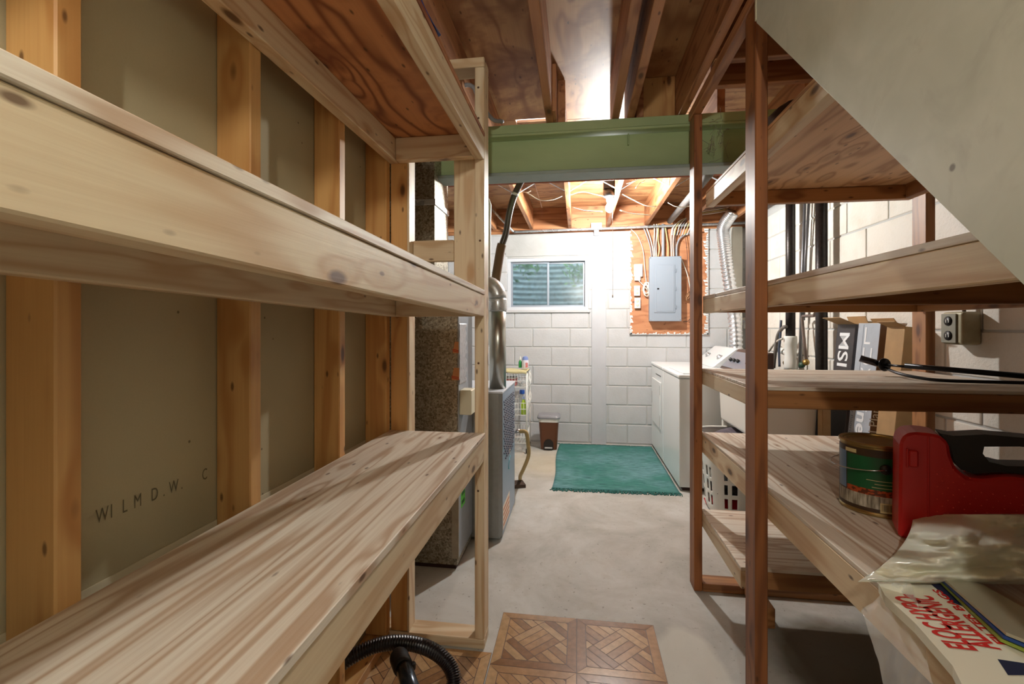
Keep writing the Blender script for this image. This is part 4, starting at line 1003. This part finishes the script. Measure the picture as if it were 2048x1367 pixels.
def band(name, a0, a1, z0, z1, mat, par, rr=R+.0006, n=24):
    V = []; Fc = []
    for k in range(n+1):
        a = math.radians(a0+(a1-a0)*k/n); V += [Vector((cxp+rr*math.cos(a), cyp+rr*math.sin(a), z0)), Vector((cxp+rr*math.cos(a), cyp+rr*math.sin(a), z1))]
    for k in range(n): Fc.append((2*k, 2*k+2, 2*k+3, 2*k+1))
    return new_obj(name, V, Fc, mat, par, True)
lab = band('label', 150, 330, Z2+.012, ctop-.014, plain('label_brown', (60, 40, 22), .4), cn)
F0 = 218
band('label_green', F0-26, F0+56, Z2+.072, ctop-.034, plain('label_green', (22, 84, 46), .35), lab, R+.0010)
band('label_blue', F0-52, F0-28, Z2+.06, ctop-.03, plain('label_bluegrey', (96, 120, 150), .35), lab, R+.0010)
band('label_tag', F0-30, F0-8, ctop-.030, ctop-.020, plain('label_cream', (200, 180, 130), .4), lab, R+.0012)
dt = NT('label_deck'); dv = dt.coords((40, 40, 6), False); dt.col(dt.ramp(dt.noise(dv, 3, 3), [(.3, (70, 60, 44)), (.5, (150, 140, 120)), (.7, (196, 188, 170))])); dt.set(Roughness=.35)
band('label_deck_photo', F0-52, F0+56, Z2+.022, Z2+.056, dt.m, lab, R+.0010)
rt = NT('label_room'); rv = rt.coords((30, 30, 60), False); rt.col(rt.ramp(rt.noise(rv, 2.2, 3), [(.35, (90, 40, 16)), (.5, (170, 70, 24)), (.68, (190, 180, 150))], 'CONSTANT')); rt.set(Roughness=.35)
band('label_chairs_photo', F0-26, F0+56, Z2+.056, Z2+.072, rt.m, lab, R+.0010)
band('label_panel', F0+58, F0+70, Z2+.014, ctop-.016, plain('label_cream', (0, 0, 0)), lab, R+.0010)
for k in range(26): band('label_fine_print', F0+59.5, F0+68.5, Z2+.018+k*.0045, Z2+.0205+k*.0045, plain('print_dark', (60, 52, 40), .5), lab, R+.0013, 4)
band('barcode', F0+28, F0+50, Z2+.014, Z2+.040, plain('label_cream', (0, 0, 0)), lab, R+.0014, 8)
for k in range(13): band('barcode_bar', F0+30+k*1.4, F0+30+k*1.4+random.choice((.45, .8)), Z2+.019, Z2+.037, plain('print_dark', (0, 0, 0)), lab, R+.0018, 1)
for k, (a_, b_) in enumerate(((8, 48), (20, 48), (16, 48))): band('label_line', F0+a_, F0+b_, Z2+.096-.009*k, Z2+.0975-.009*k, plain('label_cream', (0, 0, 0)), lab, R+.0013, 10)
ea = math.radians(F0+36); ear = Vector((cxp+(R+.002)*math.cos(ea), cyp+(R+.002)*math.sin(ea), Z2+.130))
lathe('handle_ear', [(.014, 0), (.013, .003), (.005, .005)], blackp, tuple(ear), cn, 16, axis=(math.cos(ea), math.sin(ea), 0))
lft = Vector((cxp+(R+.002)*math.cos(ea+math.pi), cyp+(R+.002)*math.sin(ea+math.pi), Z2+.130))
perp = Vector((math.sin(ea), -math.cos(ea), 0)); md_ = Vector((cxp, cyp, 0))
hp_ = [ear+Vector((math.cos(ea), math.sin(ea), 0))*.006]
for k in range(1, 12):
    t_ = k/12; a2 = ea+math.pi*-t_; hp_.append(Vector((cxp+(R+.010+.012*math.sin(math.pi*t_))*math.cos(a2), cyp+(R+.010+.012*math.sin(math.pi*t_))*math.sin(a2), Z2+.130-.012*math.sin(math.pi*t_))))
hp_.append(lft)
tube('wire_handle', hp_, .0016, chrome, cn, 6, spline=3)
text('brand_script', 'lp', .05, plain('label_cream', (0, 0, 0)), lab, un(1689, 930, 'Y', cyp-.05)+Vector((0, 0, -.015)), (1, -.9, 0), (0, 0, 1)) if False else None

# red power-tool case with black handle
K0 = un(1797, 1075, 'Z', Z2)
cs = local_thing('tool_case', 'red plastic power tool case with black carry handle', 'tool case', (K0.x, K0.y, Z2), (0, 0, -.42))
cx_, cy_ = 0, 0; cw = .37; ch = .256; kx = lambda x: x*.62 if x < .30 else x-.10; cdp = .105
prof = [(0, 0), (cw, 0), (cw, ch-.06), (cw-.06, ch-.072), (.29, ch-.080), (.24, ch-.092), (.195, ch-.092), (.165, ch-.075), (.15, ch-.045), (.146, ch-.02), (.125, ch-.004), (.10, ch), (.045, ch), (.018, ch-.008), (.004, ch-.028)]
sh = prism('shell', [(cx_+kx(x) if x < .30 else cx_+min(x-.0, cw), 0.0+.001+z) for x, z in prof], cy_, cy_+cdp, 1, red, cs, .006)
blk = plain('case_black', (24, 22, 22), .5)
hprof = [(.128, ch-.001), (.165, ch-.004), (.25, ch+.006), (.33, ch+.006), (cw, ch-.01), (cw, ch-.055), (cw-.02, ch-.062), (.29, ch-.076), (.22, ch-.086), (.185, ch-.080), (.166, ch-.06), (.158, ch-.03)]
bm = bmesh.new(); hole = [(.232, ch-.022), (.30, ch-.014), (.36, ch-.014), (.40, ch-.03), (.36, ch-.05), (.29, ch-.060), (.245, ch-.055), (.228, ch-.038)]
ov = [bm.verts.new((cx_+(kx(x) if x < cw-.03 else x), cy_+.022, 0.0+.001+z)) for x, z in hprof]; iv = [bm.verts.new((cx_+kx(x)+.01, cy_+.022, 0.0+.001+z)) for x, z in hole]
es = [bm.edges.new((L[i], L[(i+1) % len(L)])) for L in (ov, iv) for i in range(len(L))]
bmesh.ops.triangle_fill(bm, edges=es, use_beauty=True)
r_ = bmesh.ops.extrude_face_region(bm, geom=list(bm.faces)); bmesh.ops.translate(bm, verts=[e for e in r_['geom'] if isinstance(e, bmesh.types.BMVert)], vec=(0, .06, 0)); bmesh.ops.recalc_face_normals(bm, faces=bm.faces)
bm_obj('handle', bm, blk, cs)
box('hinge_lug', cx_+.018, cx_+.036, cy_-.008, cy_+.001, 0.0+.175, 0.0+.215, red, cs, .003)
box('hinge_lug_end', cx_+.014, cx_+.018, cy_-.006, cy_+.001, 0.0+.172, 0.0+.218, red, cs, .001)
box('seam_rib', cx_+.052, cx_+.056, cy_-.002, cy_+.001, 0.0+.03, 0.0+.25, red, cs, .001)
V = []; Fc = []
for i in range(20):
    for j in range(12):
        x = cx_+.07+i*.0185+(.009 if j % 2 else 0); z = 0.0+.02+j*.0145
        if z > 0.0+ch-.11 and x > cx_+.13: continue
        o = len(V); V += [Vector((x-.0012, cy_-.0003, z-.0012)), Vector((x+.0012, cy_-.0003, z-.0012)), Vector((x+.0012, cy_-.0003, z+.0012)), Vector((x-.0012, cy_-.0003, z+.0012)), Vector((x, cy_-.0012, z))]; Fc += [(o, o+1, o+4), (o+1, o+2, o+4), (o+2, o+3, o+4), (o+3, o, o+4)]
new_obj('texture_dots', V, Fc, plain('red_dots', (226, 70, 60), .4), cs)['kind'] = 'stuff'
prism('latch_bumper', [(cx_+.225, 0.0+.02), (cx_+.40, 0.0+.02), (cx_+.40, 0.0+.10), (cx_+.26, 0.0+.09), (cx_+.235, 0.0+.065)], cy_-.012, cy_-.0005, 1, blk, cs, .003)

# printed bag pack in clear film
ZP = Z2+.020
def onp(px, py, z=ZP): return un(px, py, 'Z', z)
pk = thing('filter_bag_pack', 'white filter bag packet with red upside-down lettering', 'packet', tuple(onp(1880, 1260)))
poly = [onp(1757, 1166), onp(1878, 1160), onp(2010, 1235), onp(2075, 1300), onp(2110, 1420), onp(1950, 1420), onp(1905, 1330), onp(1830, 1245), onp(1770, 1190)]
V = [Vector((p.x, p.y, ZP)) for p in poly]+[Vector((p.x, p.y, Z2+.003)) for p in poly]; n_ = len(poly)
new_obj('sleeve', V, [tuple(range(n_))[::-1], tuple(range(n_, 2*n_))]+[(i, (i+1) % n_, (i+1) % n_+n_, i+n_) for i in range(n_)], plain('paper_cream', (232, 228, 206), .45), pk)
redink = plain('ink_red', (206, 34, 28), .5); navy = plain('ink_navy', (26, 34, 66), .5)
def floor_text(body, pa, pb, cap, bold=.0):
    A = onp(*pa); B = onp(*pb); R_ = (B-A); L = R_.length; R_.normalize(); U = Vector((0, 0, 1)).cross(R_)
    o = text('lettering', body, 1.0, redink, pk, (0, 0, 0), (1, 0, 0), (0, 1, 0), bold=.03); w = max(v.co.x for v in o.data.vertices)-min(v.co.x for v in o.data.vertices); h_ = max(v.co.y for v in o.data.vertices)-min(v.co.y for v in o.data.vertices)
    me = o.data; x0 = min(v.co.x for v in me.vertices); y0 = min(v.co.y for v in me.vertices)
    pts = [A+R_*((v.co.x-x0)/w*L)+U*((v.co.y-y0)/h_*cap)+Vector((0, 0, .0008)) for v in me.vertices]; fcs = [tuple(p.vertices) for p in me.polygons]
    bpy.data.objects.remove(o); return new_obj('lettering', pts, fcs, redink, pk)
floor_text('ELOC HYPO-', (1958, 1302), (1828, 1190), .040)
floor_text('ALLERGENIC', (2005, 1300), (1862, 1192), .040)
floor_text('FILTER BAGS', (2016, 1290), (1880, 1180), .014)
def flatpoly(name, pix, m, par, dz=.0006):
    V = [onp(*p)+Vector((0, 0, dz)) for p in pix]; return new_obj(name, V, [tuple(range(len(V)))], m, par)
flatpoly('navy_corner', [(1862, 1168), (1884, 1166), (1925, 1212), (1905, 1205)], navy, pk)
flatpoly('navy_band', [(1995, 1318), (2075, 1330), (2075, 1350), (2016, 1350)], navy, pk)
# booklets on top
for k, (m, lab_) in enumerate(((plain('booklet_green', (150, 170, 70), .3, .2), 'green covered booklet under the grey ones in the bag'), (plain('booklet_blue', (30, 70, 140), .4), 'blue covered booklet between grey ones in the bag'), (plain('booklet_grey', (176, 172, 150), .3, .2), 'grey glossy booklet topmost in the bag'))):
    zz = ZP+.003+.007*k; sh_ = 6*k
    q = [un(1874+sh_, 1160, 'Z', zz), un(1922+sh_, 1156, 'Z', zz), un(2110+sh_, 1262, 'Z', zz), un(2110+sh_, 1330-8*k, 'Z', zz), un(2000+sh_, 1282-6*k, 'Z', zz)]
    V = [Vector((p.x, p.y, zz+.005)) for p in q]+[Vector((p.x, p.y, zz)) for p in q]
    tag(new_obj('booklet', V, [(0, 1, 2, 3, 4)[::-1], (5, 6, 7, 8, 9)]+[(i, (i+1) % 5, (i+1) % 5+5, i+5) for i in range(5)], m), lab_, 'booklet')
# crumpled translucent bag
bgm = NT('bag_plastic'); bgm.col((232, 226, 202)); bgm.set(Roughness=.28); bgm.b.inputs['Transmission Weight'].default_value = .0; bgm.b.inputs['Subsurface Weight'].default_value = .15
def vn(x, y): return math.sin(x*7.1+1.3*math.sin(y*5.3))*.5+math.sin(x*13.7+y*9.1+1.1*math.sin(x*6))*.28+math.sin(y*21.3-x*17.7)*.16+math.sin(x*31+y*5)*.1
from mathutils import noise as _mn
def sn(a, b, c=0): return _mn.noise(Vector((a, b, c)))
bgt = thing('plastic_bag', 'crumpled cream plastic bag lying in front of the red case', 'plastic bag', (.85, 1.0, Z2))
topL = [(1822, 1040), (1812, 1082), (1800, 1108), (1765, 1133), (1725, 1150)]
def bagf(u, v):
    xs = [1826, 1800, 1722][0:]; t = v
    lx = (1826*(1-t)**2+2*1830*t*(1-t)+1716*t*t); y0 = 1028+(1163-1028)*t
    px = lx+(2130-lx)*u; py = y0+(6*u if t > .5 else 0)
    z = Z2+.012+.105*math.sin(math.pi*min(1, (1-t)*.5+.08))*(.35+.65*min(1, u*3))+.030*sn(px*.006, py*.028)+.010*sn(px*.016, py*.07, 3)+.003*sn(px*.05, py*.12, 7)
    z = Z2+.004 if z < Z2+.004 else z
    if t > .97: z = Z2+.028+.008*sn(px*.03, 1)
    return un(px, py, 'Z', z)
grid_obj('sheet', 90, 60, bagf, bgm.m, bgt, .0008)
# clear film over the packet edge, hanging over the rail
clf = NT('clear_film'); clf.col((244, 242, 236)); clf.set(Roughness=.12); clf.b.inputs['Alpha'].default_value = .22
def filmf(u, v):
    px = 1722+v*128+u*(100-50*v); py = 1152+v*215+u*6
    p = un(px, py, 'Z', ZP+.012); z = ZP+.008+.022*sn(px*.018, py*.016)+.010*sn(px*.045, py*.04, 4)
    x = p.x
    if x < XP+.040: z -= (XP+.040-x)*1.2
    return Vector((x, p.y, z))
grid_obj('clear_film', 50, 80, filmf, clf.m, bgt, .0004)

# black rod with a disc on the shelf above
Z3 = 1.0625
d0 = un(1769, 729, 'Y', 2.12)
t = thing('metal_rod', 'black metal rod with round disc end lying on the shelf', 'rod', (d0.x, d0.y, Z3))
lathe('disc', [(.026, -.004), (.027, 0), (.026, .004)], blackm, tuple(d0), t, 24, axis=(.25, -1, .05))
tube('handle', [un(1720, 716, 'Y', 2.16), un(1757, 727, 'Y', 2.13)], .014, plain('gunmetal', (70, 66, 70), .22, .9), t, 14)
tube('thin_rod', [d0, un(1815, 733, 'Y', 1.98)], .005, blackm, t, 8)
tube('thick_rod', [un(1810, 731, 'Y', 1.99), un(2110, 757, 'Y', 1.72)], .010, blackm, t, 12)
tube('curved_rod', [d0+Vector((0, 0, -.012)), un(1800, 747, 'Y', 2.0), un(1850, 757, 'Y', 1.90), un(1900, 761, 'Y', 1.84), un(2000, 764, 'Y', 1.78), un(2110, 766, 'Y', 1.72)], .006, blackm, t, 8, spline=6)
# dark bundle on the topmost shelf
db = grid_obj('storage_bag', 20, 16, lambda u, v: Vector((.62+.34*u, 1.55+.4*v, 1.893+.16*(math.sin(math.pi*u)*math.sin(math.pi*v))**.5+.01*math.sin(21*u+13*v))), plain('dark_bag', (40, 34, 34), .35, 0, .3, 20, .5), None, .002)
tag(db, 'dark crumpled bag stored on the topmost understair shelf', 'bag')

# ------------------------------------------------------------------ floor mats with parquet print
TW = [plain(f'parquet_{i}', c, .22, 0, .22, 40) for i, c in enumerate(((176, 136, 96), (158, 118, 80), (190, 154, 112), (144, 104, 70), (184, 144, 100)))]
lineM = plain('parquet_line', (92, 60, 36), .5)
def tile(parent, x0, y0, s, z, seed):
    """printed tile: border strips and diagonal basket-weave strips, one mesh, pieces slightly proud"""
    rr = random.Random(seed); V = []; Fc = []; fm_ = []
    def piece(P, m, h):
        o = len(V); n = len(P)
        V.extend(Vector((x0+p[0]*s, y0+p[1]*s, z+h)) for p in P); Fc.append(tuple(range(o, o+n))); fm_.append(m)
    def base():
        o = len(V)
        V.extend([Vector((x0, y0, z)), Vector((x0+s, y0, z)), Vector((x0+s, y0+s, z)), Vector((x0, y0+s, z)), Vector((x0, y0, z-.002)), Vector((x0+s, y0, z-.002)), Vector((x0+s, y0+s, z-.002)), Vector((x0, y0+s, z-.002))])
        for f in ((0, 1, 2, 3), (7, 6, 5, 4), (0, 4, 5, 1), (1, 5, 6, 2), (2, 6, 7, 3), (3, 7, 4, 0)): Fc.append(tuple(o+i for i in f)); fm_.append(5)
    base(); b = .115; g_ = .0045; H_ = .0006
    for P in (((g_, g_), (1-g_, g_), (1-b, b-g_), (b, b-g_)), ((1-g_, g_*1.5), (1-g_, 1-g_*1.5), (1-b+g_, 1-b), (1-b+g_, b)), ((1-g_, 1-g_), (g_, 1-g_), (b, 1-b+g_), (1-b, 1-b+g_)), ((g_, 1-g_*1.5), (g_, g_*1.5), (b-g_, b), (b-g_, 1-b))): piece(P, rr.randrange(5), H_)
    # diagonal strips clipped to the inner square
    def clip(P, lo, hi):
        for ax, lim, sg in ((0, lo, 1), (0, hi, -1), (1, lo, 1), (1, hi, -1)):
            Q = []
            for i in range(len(P)):
                a, c = P[i], P[(i+1) % len(P)]; da = (a[ax]-lim)*sg; dc = (c[ax]-lim)*sg
                if da >= 0: Q.append(a)
                if (da >= 0) != (dc >= 0): t = da/(da-dc); Q.append((a[0]+(c[0]-a[0])*t, a[1]+(c[1]-a[1])*t))
            P = Q
            if len(P) < 3: return None
        return P
    r2 = math.sqrt(.5); w = .105; L = w*4
    for i in range(-4, 5):
        for j in range(-4, 5):
            cu_, cv_ = i*L, j*L
            for k in range(4):
                if (i+j) % 2 == 0: q = (cu_+g_, cv_+k*w+g_, cu_+L-g_, cv_+(k+1)*w-g_)
                else: q = (cu_+k*w+g_, cv_+g_, cu_+(k+1)*w-g_, cv_+L-g_)
                R4 = [(q[0], q[1]), (q[2], q[1]), (q[2], q[3]), (q[0], q[3])]
                P = clip([(.5+(a-c)*r2, .5+(a+c)*r2-.3) for a, c in R4], b+g_, 1-b-g_)
                if P: piece(P, rr.randrange(5), H_)
    return new_obj('tile', V, Fc, None, parent, mats=TW+[lineM], fmat=fm_)
m1 = thing('floor_mat', 'parquet-print vinyl mat of square tiles in the aisle', 'mat', (0, 1.6, 0))
for i in range(2):
    for j in range(3): tile(m1, -.325+i*.32, 2.03-.32*(j+1), .32, .005, 10*i+j)
m2 = thing('floor_mat', 'parquet-print vinyl mat under the vacuum hose', 'mat', (-.5, 1.5, 0))
for i in range(2):
    for j in range(2): tile(m2, -.97+i*.32, 1.775-.32*(j+1), .32, .0025, 50+10*i+j)

# vacuum hose and wand
def onY(px, py, Y): return un(px, py, 'Y', Y)
hs = thing('vacuum_hose', 'black ribbed vacuum hose looping with a wand on the mat', 'vacuum hose', (-.45, 1.55, 0))
hpts = [onY(560, 1420, 1.42), onY(640, 1360, 1.46), onY(705, 1312, 1.50), onY(760, 1288, 1.53), onY(815, 1285, 1.53), onY(865, 1300, 1.50), onY(900, 1332, 1.47), onY(907, 1372, 1.44), onY(890, 1420, 1.42), onY(840, 1470, 1.42)]
hc = catmull(hpts, 40)
tube('hose', hc, lambda t, i: .0240 if i % 4 < 2 else .0185, plain('hose_black', (30, 22, 24), .3), hs, 18)
wpt = [onY(800, 1318, 1.45), onY(814, 1352, 1.36), onY(835, 1420, 1.25)]
tube('wand', wpt, .025, plain('wand_steel', (70, 76, 84), .25, .8), hs, 16)
lathe('wand_collar', [(.028, -.035), (.031, -.025), (.031, .035), (.027, .05)], blackp, tuple((wpt[0]*.9+wpt[1]*.1)), hs, 16, axis=(wpt[1]-wpt[0]).normalized())
tp = wpt[0]*.7+wpt[1]*.3
box('trigger', tp.x+.026, tp.x+.044, tp.y-.008, tp.y+.008, tp.z-.014, tp.z+.01, blackp, hs, .003)

for o in bpy.data.objects:
    for k in ('_w', '_local', '_lo'):
        if k in o: del o[k]
